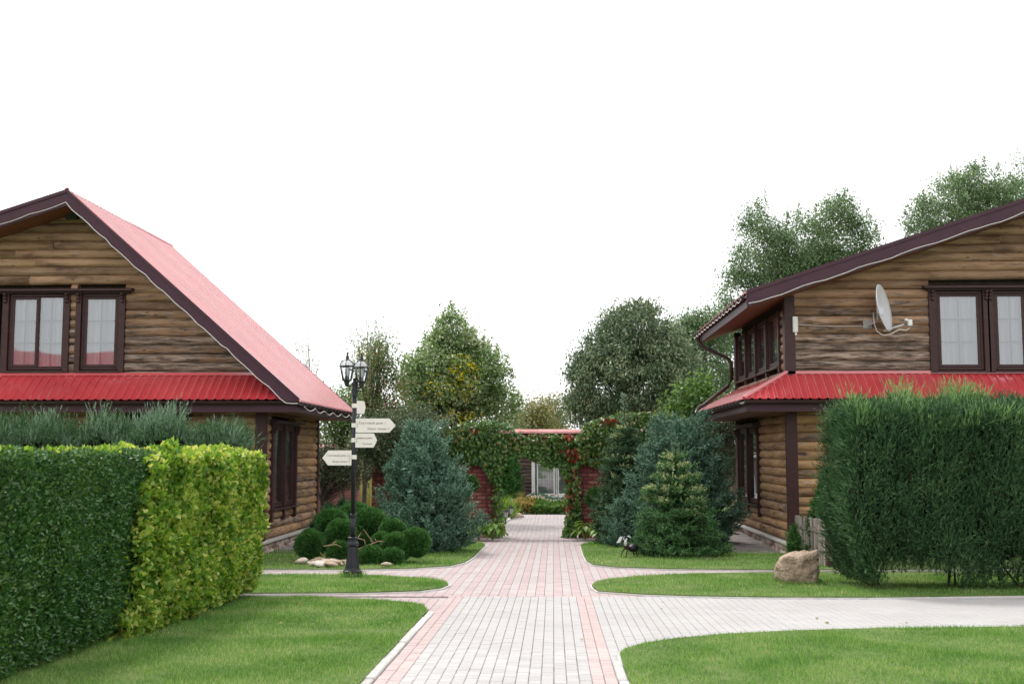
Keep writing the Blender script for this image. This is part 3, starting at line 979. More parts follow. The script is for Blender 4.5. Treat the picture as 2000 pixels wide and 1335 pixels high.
def window(house, origin, rotz, wd, ht, sashes, bars=(1, 2), hood=None, casings=(), brackets=(), curtain=True, proud=0.14, sill=True, fixed=None, drape=0.5, foot=0.06, mat=None, tie=False):
    """window in a wall: local x along the wall, z up, -y outward; origin at lower left of the frame on the wall plane"""
    T = R3(rotz, origin)
    mat = mat or M['brown']

    def tb(mb_fn, name, mats, parent, smooth=False, bevel=0.0):
        mb = MB()
        mb_fn(mb)
        mb.v = [tuple(T @ Vector(p)) for p in mb.v]
        return mb.build(name, mats, parent, smooth, bevel)

    fr = 0.05

    def frame(mb):
        y0, y1 = -proud + 0.05, 0.05
        mb.box(0, fr, y0, y1, 0, ht)
        mb.box(wd - fr, wd, y0, y1, 0, ht)
        mb.box(fr, wd - fr, y0, y1, 0, fr)
        mb.box(fr, wd - fr, y0, y1, ht - fr, ht)
        for i in range(len(sashes) - 1):
            m = (sashes[i][1] + sashes[i + 1][0]) / 2
            mb.box(m - 0.02, m + 0.02, y0 + 0.01, y1, fr, ht - fr)
    win = tb(frame, 'window', mat, house, bevel=0.006)
    win['wear'] = 0.0
    # room behind
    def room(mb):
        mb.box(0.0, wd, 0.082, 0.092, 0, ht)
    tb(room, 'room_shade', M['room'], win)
    for si, (a, b) in enumerate(sashes):
        sw = 0.055 if not (fixed and si in fixed) else 0.018
        yo = -proud + 0.06

        def sash(mb):
            z0, z1 = fr + 0.004, ht - fr - 0.004
            mb.box(a, a + sw, yo, yo + 0.05, z0, z1)
            mb.box(b - sw, b, yo, yo + 0.05, z0, z1)
            mb.box(a + sw, b - sw, yo, yo + 0.05, z0, z0 + sw)
            mb.box(a + sw, b - sw, yo, yo + 0.05, z1 - sw, z1)
        tb(sash, 'sash', mat, win, bevel=0.005)
        gx0, gx1, gz0, gz1 = a + sw, b - sw, fr + 0.004 + sw, ht - fr - 0.004 - sw

        def pane(mb):
            mb.add([(gx0, yo + 0.02, gz0), (gx1, yo + 0.02, gz0), (gx1, yo + 0.02, gz1), (gx0, yo + 0.02, gz1)], [(0, 1, 2, 3)])
        tb(pane, 'pane', M['glass'], win)

        def barf(mb):
            for i in range(bars[0]):
                x = gx0 + (gx1 - gx0) * (i + 1) / (bars[0] + 1)
                mb.box(x - 0.014, x + 0.014, yo + 0.024, yo + 0.034, gz0, gz1)
            for i in range(bars[1]):
                z = gz0 + (gz1 - gz0) * (i + 1) / (bars[1] + 1)
                mb.box(gx0, gx1, yo + 0.0235, yo + 0.0345, z - 0.013, z + 0.013)
        if bars[0] or bars[1]:
            tb(barf, 'glazing_bar', mat if mat is not M['white_paint'] else M['white_paint'], win)
        if curtain:
            def cur(mb):
                n = 28
                ph = random.uniform(0, 6)
                vs = []
                for i in range(n + 1):
                    t = i / n
                    x = a + (b - a) * t
                    yy = 0.035 + 0.02 * math.sin(ph + t * 17) + 0.008 * math.sin(ph * 3 + t * 41)
                    if tie:
                        edge = t if tie < 0 else 1 - t
                        zt = 0.10 + 0.0 * edge
                        vs += [(x, yy, fr + 0.01), (x, yy, ht - fr)]
                    else:
                        vs += [(x, yy, fr + 0.01), (x, yy, ht - fr)]
                mb.add(vs, [(2 * i, 2 * i + 2, 2 * i + 3, 2 * i + 1) for i in range(n)])
            tb(cur, 'curtain', M['curtain'], win, smooth=True)
    if sill:
        tb(lambda mb: mb.prism([(-0.04, -proud + 0.045, -0.01), (-0.04, -proud - 0.03, -0.025), (-0.04, -proud - 0.03, -0.055), (-0.04, -proud + 0.045, -0.055)], (wd + 0.08, 0, 0)), 'sill', mat, win)
    if hood:
        h0, h1 = hood

        def hd(mb):
            mb.prism([(h0, -proud - 0.13, ht + 0.045), (h0, -proud - 0.13, ht + 0.085), (h0, 0.0, ht + 0.14), (h0, 0.0, ht + 0.045)], (h1 - h0, 0, 0))
            mb.box(h0 + 0.08, h1 - 0.08, -proud - 0.02, 0.0, ht + 0.01, ht + 0.044)
        tb(hd, 'window_hood', mat, win)
    for c0, c1 in casings:
        tb(lambda mb: mb.box(c0, c1, -proud - 0.005, -0.02, -foot, ht + 0.008), 'casing', mat, win, bevel=0.006)
    for bx in brackets:
        def br(mb):
            y1 = -proud - 0.006
            mb.prism([(bx - 0.025, y1, ht + 0.005), (bx - 0.025, y1 - 0.085, ht + 0.005), (bx - 0.025, y1 - 0.08, ht - 0.04), (bx - 0.025, y1 - 0.045, ht - 0.06), (bx - 0.025, y1 - 0.06, ht - 0.10),
                      (bx - 0.025, y1 - 0.03, ht - 0.13), (bx - 0.025, y1 - 0.035, ht - 0.17), (bx - 0.025, y1, ht - 0.2)], (0.05, 0, 0))
        tb(br, 'bracket', mat, win)
    return win


def stone_meshes(mat, k=6):
    out = []
    for i in range(k):
        mb = MB()
        prof = [(0.30, -0.45), (0.50, -0.2), (0.52, 0.12), (0.33, 0.42)]
        mb.lathe(prof, 7, rot=random.uniform(0, 1))
        mb.v = [(x * random.uniform(0.82, 1.15), y * random.uniform(0.82, 1.15), z * random.uniform(0.85, 1.1)) for x, y, z in mb.v]
        out.append(mb.mesh('stone', mat, smooth=True))
    return out


STM = stone_meshes(M['stone'])


def plinth_side(house, x, nrm, ya, yb, z0, z1):
    """two loose courses of field stones on a side wall (constant x, outward nrm)"""
    h = (z1 - z0)
    for row in range(2):
        y = ya + (0.0 if row else 0.06)
        while y < yb - 0.08:
            wdt = random.uniform(0.13, 0.26)
            if random.random() < 0.18 and row == 0:
                hh, zc = h * 0.98, (z0 + z1) / 2
            else:
                hh, zc = h * random.uniform(0.5, 0.66), z0 + h * (0.27 if row == 0 else 0.75)
            o = bpy.data.objects.new('stone', random.choice(STM))
            COL.objects.link(o)
            o.parent = house
            o.location = Vector((x + nrm * random.uniform(-0.01, 0.015), y + wdt / 2, zc + random.uniform(-0.012, 0.012))) - house.location
            o.rotation_euler = (random.uniform(-0.4, 0.4), random.uniform(-0.2, 0.2), 0)
            o.scale = (0.13, wdt * 1.04, hh)
            y += wdt * 0.97


def plinth_front(house, y, xa, xb, z0, z1):
    h = z1 - z0
    for row in range(2):
        x = xa
        while x < xb - 0.08:
            wdt = random.uniform(0.13, 0.26)
            o = bpy.data.objects.new('stone', random.choice(STM))
            COL.objects.link(o)
            o.parent = house
            o.location = Vector((x + wdt / 2, y + random.uniform(-0.015, 0.01), z0 + h * (0.27 if row == 0 else 0.75))) - house.location
            o.rotation_euler = (random.uniform(-0.2, 0.2), random.uniform(-0.4, 0.4), 0)
            o.scale = (wdt * 1.04, 0.13, h * random.uniform(0.5, 0.66))
            x += wdt * 0.97


WY = 23.40       # front wall plane of both houses
EY = 22.70       # front eave
RY = 22.62       # front of the rake boards
EZ = 2.66        # lower eave height
SKZ = 3.20       # where the skirt roof meets the wall
PLZ = -0.17      # top of plinth


def gutter(house, p0, p1, r=0.062, brackets=True, name='gutter'):
    p0, p1 = Vector(p0), Vector(p1)
    d = (p1 - p0).normalized()
    side = Vector((d.y, -d.x, 0)).normalized()
    mb = MB()
    n = 8
    prof = [(math.cos(math.pi + math.pi * i / n) * r, math.sin(math.pi + math.pi * i / n) * r) for i in range(n + 1)]
    prof += [(x * 0.86, z * 0.86 + 0.003) for x, z in prof[::-1]]
    mb.prism([p0 + side * a + Vector((0, 0, b)) for a, b in prof], p1 - p0)
    g = mb.build(name, M['gutter'], house)
    if brackets:
        L = (p1 - p0).length
        k = int(L / 0.45)
        for i in range(k + 1):
            c = p0 + d * (L * (i + 0.3) / (k + 0.6))
            b = MB()
            ring = [(math.cos(math.pi + math.pi * i2 / 6) * (r + 0.008), math.sin(math.pi + math.pi * i2 / 6) * (r + 0.008)) for i2 in range(7)]
            b.tube([c + side * x + Vector((0, 0, z)) for x, z in ring], 0.008, 4)
            b.build('gutter_bracket', M['brown_metal'], g)
    return g


def cable(house, pts, name='light_cable', r=0.009):
    mb = MB()
    mb.tube(pts, r, 5)
    return mb.build(name, M['cable'], house)


def sag(a, b, n, amp, wob=0.0):
    a, b = Vector(a), Vector(b)
    return [a.lerp(b, i / n) + Vector((0, 0, -amp * math.sin(math.pi * ((i * 1.0 / n * 5) % 1.0)) + random.uniform(-wob, wob))) for i in range(n + 1)]


def corner_board(house, x0, x1, y0, y1, z0, z1):
    return MB().box(x0, x1, y0, y1, z0, z1).build('corner_board', M['brown'], house, bevel=0.008)


def build_house(mir, label, y_back, xw, xe_low, x_ridge, x_eup, name='log_house'):
    """mir=+1: steep slope on +x (left house); mir=-1: shallow slope on -x side facing the path (right house)"""
    H = thing(name, label, 'house', (xw, WY, PLZ))
    return H


# ---------------- left house: wall corner x=-5.95, ridge x=-9.57, steep slope towards the path
XWL = -5.97
RXL, RZL = at(131, 373, RY).x, at(131, 373, RY).z
XEL = -5.05
BYL = 28.75
ROOF_BACK_L = 29.0
_q = at(0, 416, RY)
XLL = -15.8
ZLL = RZL - (RXL - XLL) * (RZL - _q.z) / (RXL - _q.x)
HL = thing('log_house', 'two storey log house with steep red gable roof behind the juniper row', 'house', (XWL, WY, PLZ))
stp = (RZL - EZ) / (XEL - RXL)          # steep slope
shl = (RZL - ZLL) / (RXL - XLL)


def zroofL(x):
    return RZL - (x - RXL) * stp if x > RXL else RZL - (RXL - x) * shl


# core walls
mb = MB()
mb.box(-15.0, XWL - 0.08, WY + 0.1, BYL - 0.1, PLZ, 3.2)
mb.prism([(-15.0, WY + 0.1, 3.2), (XWL - 0.1, WY + 0.1, 3.2), (RXL, WY + 0.1, RZL - 0.22), (-15.0, WY + 0.1, zroofL(-15.0) - 0.22)], (0, BYL - WY - 0.2, 0))
mb.build('wall', M['chink'], HL)
# plinth
mb = MB()
mb.box(-15.0, XWL + 0.0, WY + 0.0, BYL, -1.0, PLZ - 0.02)
mb.build('plinth', M['mortar'], HL)
MB().box(-15.1, XWL + 0.17, WY - 0.17, BYL + 0.1, PLZ - 0.06, PLZ).build('plinth_cap', M['whitewash'], HL, bevel=0.012)
plinth_side(HL, XWL + 0.06, 1, WY - 0.1, BYL, -0.50, PLZ - 0.055)
plinth_front(HL, WY - 0.05, -7.6, XWL + 0.05, -0.50, PLZ - 0.055)


def fpx(u, v, y=WY - 0.1):
    p = at(u, v, y)
    return p.x, p.z


# windows of the upper front
x0, zb = fpx(14, 722)
x1, zt = fpx(128, 574)
W1 = (x0, x1, zb, zt)
x0b, _ = fpx(156, 722)
x1b, _ = fpx(235, 574)
W2 = (x0b, x1b, zb, zt)
ops = []
gap = 0.11
for (a, b) in ((x0, x1), (x0b, x1b), (x0 - (x1b - x0b) - 0.24, x0 - 0.24)):
    ops.append((a - gap, b + gap, zb - 0.06, zt + 0.1))
wd1 = x1 - x0
ht = zt - zb
hx0 = x0 - 1.2
window(HL, (x0, WY, zb), 0, wd1, ht, [(0.04, wd1 * 0.52), (wd1 * 0.5 + 0.03, wd1 - 0.03)], hood=(-1.25, fpx(262, 570)[0] - x0), casings=[(-0.135, -0.005), (wd1 + 0.005, wd1 + 0.115)], brackets=(-0.07, wd1 + 0.06), fixed=(1,))
wd2 = x1b - x0b
window(HL, (x0b, WY, zb), 0, wd2, ht, [(0.05, wd2 - 0.05)], casings=[(-0.115, -0.005), (wd2 + 0.005, wd2 + 0.125)], brackets=(-0.06, wd2 + 0.065))
window(HL, (x0 - wd2 - 0.24, WY, zb), 0, wd2, ht, [(0.05, wd2 - 0.05)], casings=[(-0.13, -0.005)], brackets=(-0.06,))
# upper gable courses
z = SKZ - 0.02
i = 0
while z < RZL - 0.32:
    xr = RXL + (RZL - 0.13 - z) / stp
    xr = min(xr, XWL - 0.02)
    xl = max(-15.0, RXL - (RZL - 0.13 - z) / shl)
    wear = max(0.0, min(1.0, 1.15 - (z - SKZ) / 1.6)) * random.uniform(0.8, 1.35)
    log_row(HL, xl, xr, z, 0, WY, ops, 0.1, M['log_up'], wear)
    z += PITCH
    i += 1
# lower front and side courses
lx0, lzt = fpx(245, 822)
lx1, _ = fpx(352, 822)
opl = [(lx0 - 0.1, lx1 + 0.1, 0.4, lzt + 0.1)]
window(HL, (lx0, WY, 0.45), 0, lx1 - lx0, lzt - 0.45, [(0.04, (lx1 - lx0) / 2 - 0.02), ((lx1 - lx0) / 2 + 0.02, lx1 - lx0 - 0.04)], hood=(-0.25, lx1 - lx0 + 0.25), casings=[(-0.12, -0.005), (lx1 - lx0 + 0.005, lx1 - lx0 + 0.12)])
sy0, sy1, sz0, sz1 = 24.05, 26.1, 0.46, 2.2
ops_side = [(sy0 - 0.1, sy1 + 0.1, sz0 - 0.02, sz1 + 0.14)]
wsd = sy1 - sy0
window(HL, (XWL, sy0, sz0), math.pi / 2, wsd, sz1 - sz0, [(0.04, wsd / 2 - 0.02), (wsd / 2 + 0.02, wsd - 0.04)], bars=(0, 0), hood=(-0.3, wsd + 0.3), casings=[(-0.12, -0.005), (wsd / 2 - 0.05, wsd / 2 + 0.05), (wsd + 0.005, wsd + 0.12)], brackets=(-0.06, wsd + 0.06), foot=0.28)
z = PLZ + 0.09
while z < 2.52:
    log_row(HL, -15.0, XWL - 0.03, z, 0, WY, opl, 0.1, M['log_low'], random.uniform(0.0, 0.45))
    log_row(HL, WY + 0.05, BYL - 0.1, z + 0.02, 1, XWL, ops_side, 0.1, M['log_low'], random.uniform(0.15, 0.75) if z < 1.2 else random.uniform(0.0, 0.5))
    z += PITCH
corner_board(HL, XWL - 0.08, XWL + 0.13, WY - 0.13, WY + 0.06, PLZ, 2.46)
corner_board(HL, XWL - 0.05, XWL + 0.12, BYL - 0.12, BYL + 0.03, PLZ, 2.46)
# big roof
mb = MB()
th = 0.09
for (xa, za, xb, zb2) in ((RXL, RZL, XEL + 0.02, EZ), (XLL, ZLL, RXL, RZL)):
    mb.prism([(xa, RY + 0.03, za - 0.012), (xb, RY + 0.03, zb2 - 0.012), (xb, RY + 0.03, zb2 - th), (xa, RY + 0.03, za - th)], (0, ROOF_BACK_L - RY - 0.06, 0))
rfL = mb.build('roof', M['brown_metal'], HL)
nst = Vector((stp, 0, 1)).normalized()
nsh = Vector((-shl, 0, 1)).normalized()
corr_sheet(RY, ROOF_BACK_L, lambda u: ((XEL + 0.05, u, EZ - 0.05 * stp), (RXL + 0.01, u, RZL)), nst, 0.2, 0.03, M['red_roof'], rfL)
corr_sheet(RY, ROOF_BACK_L, lambda u: ((XLL - 0.05, u, ZLL - 0.02), (RXL - 0.01, u, RZL)), nsh, 0.2, 0.03, M['red_roof'], rfL)
MB().tube([(RXL, RY - 0.01, RZL + 0.02), (RXL, ROOF_BACK_L + 0.02, RZL + 0.02)], 0.05, 8).build('ridge_cap', M['red_roof'], rfL, smooth=True)


def rake(house, xa, za, xb, zb, y, hgt=0.30):
    mb = MB()
    up = 0.035
    fl = zb - 0.07 if abs((za - zb) / (xa - xb)) > 0.6 else zb - hgt
    xc = xb + (xa - xb) * (fl - (zb - hgt)) / (za - zb)
    mb.prism([(xa, y, za + up), (xb, y, zb + up), (xb, y, fl), (xc, y, fl), (xa, y, za - hgt)] if fl > zb - hgt else [(xa, y, za + up), (xb, y, zb + up), (xb, y, zb - hgt), (xa, y, za - hgt)], (0, 0.03, 0))
    mb.prism([(xa, y - 0.022, za + up + 0.004), (xb, y - 0.022, zb + up + 0.004), (xb, y - 0.022, zb - 0.03), (xa, y - 0.022, za - 0.03)], (0, 0.022, 0))
    return mb.build('rake_board', M['brown_metal'], house)


rake(HL, RXL, RZL, XEL + 0.03, EZ, RY)
rake(HL, RXL, RZL, XLL - 0.03, ZLL, RY)
rake(HL, RXL, RZL, XEL + 0.03, EZ, ROOF_BACK_L)
mb = MB()
for (xa, za, xb, zb2) in ((RXL, RZL - 0.27, XEL - 0.5, EZ - 0.27 + 0.5 * stp), (XLL, ZLL - 0.27, RXL, RZL - 0.27)):
    mb.prism([(xa, RY + 0.035, za), (xb, RY + 0.035, zb2), (xb, RY + 0.035, zb2 - 0.02), (xa, RY + 0.035, za - 0.02)], (0, WY - RY - 0.02, 0))
mb.build('soffit', M['soffit'], HL)
# skirt roof along the front
mb = MB()
mb.prism([(-15.6, EY + 0.03, EZ - 0.03), (-15.6, WY - 0.05, SKZ - 0.03), (-15.6, WY - 0.05, SKZ - 0.2), (-15.6, EY + 0.03, EZ - 0.12)], (15.6 - 5.75, 0, 0))
skL = mb.build('skirt_roof', M['brown_metal'], HL)
nsk = Vector((0, -(SKZ - EZ), WY - EY)).normalized()


def skfn(u):
    hi = Vector((u, WY - 0.08, SKZ))
    lo = Vector((u, EY - 0.04, EZ))
    lim = zroofL(u) - 0.25
    if hi.z > lim:
        k = max(0.02, min(1.0, (lim - lo.z) / (hi.z - lo.z)))
        hi = lo.lerp(hi, k)
    return lo, hi


corr_sheet(-15.6, -5.3, skfn, nsk, 0.165, 0.022, M['red_roof'], skL)
MB().box(-15.0, -5.7, WY - 0.13, WY - 0.05, SKZ - 0.01, SKZ + 0.045).build('flashing', M['red_roof'], skL)
MB().box(-15.6, XEL - 0.03, EY + 0.04, EY + 0.07, 2.42, EZ - 0.04).build('fascia', M['brown_metal'], HL)
MB().box(XEL - 0.08, XEL - 0.05, EY + 0.07, ROOF_BACK_L, 2.42, EZ - 0.04).build('fascia', M['brown_metal'], HL)
MB().box(-15.6, XEL - 0.08, EY + 0.07, WY - 0.1, 2.42, 2.44).build('soffit', M['soffit'], HL)
MB().box(XWL - 0.1, XEL - 0.08, WY - 0.1, ROOF_BACK_L, 2.42, 2.44).build('soffit', M['soffit'], HL)
gutter(HL, (-15.6, EY - 0.03, EZ - 0.03), (XEL + 0.02, EY - 0.03, EZ - 0.03))
gutter(HL, (XEL + 0.06, EY - 0.02, EZ - 0.06), (XEL + 0.06, ROOF_BACK_L, EZ - 0.06))
# light cables
pts = []
for i in range(41):
    t = i / 40
    x = RXL + (XEL + 0.02 - RXL) * t
    zz = max(EZ - 0.08, zroofL(x) - 0.25 - 0.03 * abs(math.sin(i * 0.9)) + random.uniform(-0.012, 0.012))
    pts.append((x, RY - 0.035, zz))
cable(HL, pts)
pts = []
for i in range(31):
    x = RXL - (RXL + 15.4) * i / 30
    pts.append((x, RY - 0.035, zroofL(x) - 0.235 - 0.025 * abs(math.sin(i * 0.8))))
cable(HL, pts)
pts = []
for i in range(25):
    pts.append((XEL + 0.14, RY + (ROOF_BACK_L - RY) * i / 24, EZ - 0.13 - 0.09 * abs(math.sin(i * 0.83)) + random.uniform(-0.01, 0.01)))
cable(HL, pts)
MB().box(-0.12, 0.12, -0.09, 0.0, -0.08, 0.08, M=Matrix.Translation((fpx(142, 421)[0], WY - 0.1, fpx(142, 421)[1])) @ Matrix.Rotation(0.3, 4, 'X')).build('floodlight', M['iron'], HL)

# ---------------- right house: mirror design, shallow slope towards the path
XWR = 4.80
XER, ZER = at(1461, 570, RY).x, at(1461, 570, RY).z
_q = at(2000, 391, RY)
RZR = RZL
RXR = XER + (RZR - ZER) * (_q.x - XER) / (_q.z - ZER)
BYR = 29.85
RBR = 30.2
XFR = 14.5
HR = thing('log_house', 'two storey log house with satellite dish behind the tall juniper hedge', 'house', (XWR, WY, PLZ))
slr = (RZR - ZER) / (RXR - XER)
stp2 = (RZR - EZ) / (XFR - RXR)


def zroofR(x):
    return RZR - (RXR - x) * slr if x < RXR else RZR - (x - RXR) * stp2


mb = MB()
mb.box(XWR + 0.08, XFR - 0.9, WY + 0.1, BYR - 0.1, PLZ, 3.2)
mb.prism([(XWR + 0.08, WY + 0.1, 3.2), (XFR - 0.9, WY + 0.1, 3.2), (RXR, WY + 0.1, RZR - 0.22), (XWR + 0.08, WY + 0.1, zroofR(XWR) - 0.22)], (0, BYR - WY - 0.2, 0))
mb.build('wall', M['chink'], HR)
MB().box(XWR, XFR - 0.9, WY, BYR, -1.0, PLZ - 0.02).build('plinth', M['mortar'], HR)
MB().box(XWR - 0.17, XFR - 0.8, WY - 0.17, BYR + 0.1, PLZ - 0.06, PLZ).build('plinth_cap', M['whitewash'], HR, bevel=0.012)
plinth_side(HR, XWR - 0.06, -1, WY - 0.12, BYR, -0.50, PLZ - 0.055)
plinth_front(HR, WY - 0.05, XWR - 0.05, XWR + 1.4, -0.50, PLZ - 0.055)
rx0, rzb = fpx(1831, 722)
rx1, rzt = fpx(1917, 568)
rx2, _ = fpx(1944, 722)
rx3 = rx2 + (rx1 - rx0) * 1.45
wdr = rx1 - rx0
htr = rzt - rzb
opr = [(rx0 - 0.12, rx1 + 0.12, rzb - 0.06, rzt + 0.1), (rx2 - 0.12, rx3 + 0.12, rzb - 0.06, rzt + 0.1)]
wdr2 = rx3 - rx2
window(HR, (rx0, WY, rzb), 0, wdr, htr, [(0.05, wdr - 0.05)], hood=(-0.25, rx3 - rx0 + 0.25), casings=[(-0.14, -0.005), (wdr + 0.005, wdr + 0.13)], brackets=(-0.07, wdr + 0.07))
window(HR, (rx2, WY, rzb), 0, wdr2, htr, [(0.05, wdr2 * 0.47), (wdr2 * 0.53, wdr2 - 0.05)], casings=[(-0.125, -0.005), (wdr2 + 0.005, wdr2 + 0.13)], brackets=(-0.065, wdr2 + 0.07))
z = SKZ - 0.02
while z < RZR - 0.32:
    xl = max(XWR + 0.03, RXR - (RZR - 0.13 - z) / slr)
    xr = min(XFR - 0.9, RXR + (RZR - 0.13 - z) / stp2)
    wear = max(0.0, min(1.0, 1.1 - (z - SKZ) / 1.7)) * random.uniform(0.8, 1.35)
    log_row(HR, xl, xr, z, 0, WY, opr, 0.1, M['log_up'], wear)
    z += PITCH
# side: long window band above, one double window below
ub0, ub1 = 24.0, 29.45
n4 = 4
wband = ub1 - ub0
ubz0, ubz1 = 3.42, 4.55
opu = [(ub0 - 0.1, ub1 + 0.1, ubz0 - 0.05, 6)]
sash4 = [(wband * k / 4 + 0.06, wband * (k + 1) / 4 - 0.06) for k in range(4)]
window(HR, (XWR, ub1, ubz0), -math.pi / 2, wband, ubz1 - ubz0, sash4, bars=(0, 0), casings=[(-0.12, -0.005)] + [(wband * k / 4 - 0.055, wband * k / 4 + 0.055) for k in (1, 2, 3)] + [(wband + 0.005, wband + 0.12)], foot=0.16)
lw0, lw1 = 26.75, 29.45
wl = lw1 - lw0
opls = [(lw0 - 0.1, lw1 + 0.1, 0.40, 2.34)]
window(HR, (XWR, lw1, 0.44), -math.pi / 2, wl, 1.76, [(0.04, wl / 2 - 0.02), (wl / 2 + 0.02, wl - 0.04)], bars=(0, 0), hood=(-0.3, wl + 0.3), casings=[(-0.12, -0.005), (wl / 2 - 0.05, wl / 2 + 0.05), (wl + 0.005, wl + 0.12)], brackets=(-0.06, wl + 0.06), foot=0.28)
z = PLZ + 0.09
while z < 2.52:
    log_row(HR, XWR + 0.03, XFR - 0.9, z, 0, WY, [], 0.1, M['log_low'], random.uniform(0.0, 0.5))
    log_row(HR, WY + 0.05, BYR - 0.1, z + 0.02, 1, XWR, opls, 0.1, M['log_low'], random.uniform(0.2, 0.6) if z < 0.9 else random.uniform(0.0, 0.35))
    z += PITCH
z = SKZ
while z < 4.6:
    log_row(HR, WY + 0.05, BYR - 0.1, z, 1, XWR, opu, 0.1, M['log_up'], random.uniform(0.2, 0.7))
    z += PITCH
corner_board(HR, XWR - 0.13, XWR + 0.08, WY - 0.13, WY + 0.06, PLZ, 2.46)
corner_board(HR, XWR - 0.13, XWR + 0.08, WY - 0.13, WY + 0.06, SKZ - 0.05, 4.78)
corner_board(HR, XWR - 0.12, XWR + 0.05, BYR - 0.12, BYR + 0.03, PLZ, 2.46)
corner_board(HR, XWR - 0.12, XWR + 0.05, BYR - 0.12, BYR + 0.03, SKZ - 0.05, 4.7)
mb = MB()
for (xa, za, xb, zb2) in ((XER, ZER, RXR, RZR), (RXR, RZR, XFR, EZ)):
    mb.prism([(xa, RY + 0.03, za - 0.012), (xb, RY + 0.03, zb2 - 0.012), (xb, RY + 0.03, zb2 - th), (xa, RY + 0.03, za - th)], (0, RBR - RY - 0.06, 0))
rfR = mb.build('roof', M['brown_metal'], HR)
corr_sheet(RY, RBR, lambda u: ((XER - 0.05, u, ZER - 0.05 * slr), (RXR - 0.01, u, RZR)), Vector((-slr, 0, 1)), 0.2, 0.03, M['red_roof'], rfR)
corr_sheet(RY, RBR, lambda u: ((XFR + 0.05, u, EZ - 0.05 * stp2), (RXR + 0.01, u, RZR)), Vector((stp2, 0, 1)), 0.2, 0.03, M['red_roof'], rfR)
MB().tube([(RXR, RY - 0.01, RZR + 0.02), (RXR, RBR + 0.02, RZR + 0.02)], 0.05, 8).build('ridge_cap', M['red_roof'], rfR, smooth=True)
rake(HR, RXR, RZR, XER - 0.03, ZER, RY)
rake(HR, RXR, RZR, XFR + 0.03, EZ, RY)
mb = MB()
for (xa, za, xb, zb2) in ((XER + 0.04, ZER - 0.27, RXR, RZR - 0.27), (RXR, RZR - 0.27, XFR, EZ - 0.27)):
    mb.prism([(xa, RY + 0.035, za), (xb, RY + 0.035, zb2), (xb, RY + 0.035, zb2 - 0.02), (xa, RY + 0.035, za - 0.02)], (0, WY - RY - 0.02, 0))
mb.build('soffit', M['soffit'], HR)
mb = MB()
mb.prism([(XER + 0.04, WY - 0.01, ZER - 0.27), (XWR + 0.1, WY - 0.01, zroofR(XWR + 0.1) - 0.27), (XWR + 0.1, WY - 0.01, zroofR(XWR + 0.1) - 0.29), (XER + 0.04, WY - 0.01, ZER - 0.29)], (0, RBR - WY, 0))
mb.build('soffit', M['soffit'], HR)
MB().box(XER + 0.0, XER + 0.03, RY + 0.035, RBR, ZER - 0.29, ZER - 0.10).build('fascia', M['brown_metal'], HR)
gutter(HR, (XER - 0.06, RBR, ZER - 0.06), (XER - 0.06, RY, ZER - 0.06))
# skirt with hip at the corner
XSK = 3.76
mb = MB()
A, B2, C2 = Vector((XSK + 0.03, EY + 0.03, EZ - 0.03)), Vector((XWR - 0.05, WY - 0.05, SKZ - 0.03)), Vector((XSK + 0.03, RBR, EZ - 0.03))
mb.add([A, (XFR - 0.8, EY + 0.03, EZ - 0.03), (XFR - 0.8, WY - 0.05, SKZ - 0.03), B2, C2, (XWR - 0.05, RBR, SKZ - 0.03)], [(0, 1, 2, 3), (0, 3, 5, 4)])
skR = mb.build('skirt_roof', M['brown_metal'], HR)


def skr(u):
    lo = Vector((u, EY - 0.04, EZ))
    hi = Vector((u, WY - 0.08, SKZ))
    if u < XWR - 0.08:
        hi = lo.lerp(hi, max(0.01, (u - XSK) / (XWR - 0.08 - XSK)))
    return lo, hi


corr_sheet(XSK, XWR - 0.08, skr, nsk, 0.165, 0.022, M['red_roof'], skR)
corr_sheet(XWR - 0.08, XFR - 0.8, skr, nsk, 0.165, 0.022, M['red_roof'], skR)


def sks(u):
    lo = Vector((XSK - 0.04, u, EZ))
    hi = Vector((XWR - 0.08, u, SKZ))
    if u < WY - 0.08:
        hi = lo.lerp(hi, max(0.01, (u - EY) / (WY - 0.08 - EY)))
    return lo, hi


nss = Vector((-(SKZ - EZ), 0, XWR - XSK)).normalized()
corr_sheet(EY, WY - 0.08, sks, nss, 0.165, 0.022, M['red_roof'], skR)
corr_sheet(WY - 0.08, RBR, sks, nss, 0.165, 0.022, M['red_roof'], skR)
MB().tube([(XSK - 0.03, EY - 0.03, EZ + 0.02), (XWR - 0.09, WY - 0.09, SKZ + 0.03)], 0.045, 6).build('hip_cap', M['red_roof'], skR)
MB().box(XWR - 0.13, XFR - 0.9, WY - 0.13, WY - 0.05, SKZ - 0.01, SKZ + 0.045).build('flashing', M['red_roof'], skR)
MB().box(XSK + 0.05, XFR - 0.8, EY + 0.04, EY + 0.07, 2.42, EZ - 0.04).build('fascia', M['brown_metal'], HR)
MB().box(XSK + 0.04, XSK + 0.07, EY + 0.07, RBR, 2.42, EZ - 0.04).build('fascia', M['brown_metal'], HR)
MB().box(XSK + 0.07, XFR - 0.8, EY + 0.07, WY - 0.1, 2.42, 2.44).build('soffit', M['soffit'], HR)
MB().box(XSK + 0.07, XWR + 0.1, WY - 0.1, RBR, 2.42, 2.44).build('soffit', M['soffit'], HR)
gutter(HR, (XSK - 0.02, EY - 0.06, EZ - 0.03), (XFR - 0.8, EY - 0.06, EZ - 0.03))
gutter(HR, (XSK - 0.08, RBR, EZ - 0.05), (XSK - 0.08, EY - 0.06, EZ - 0.05))
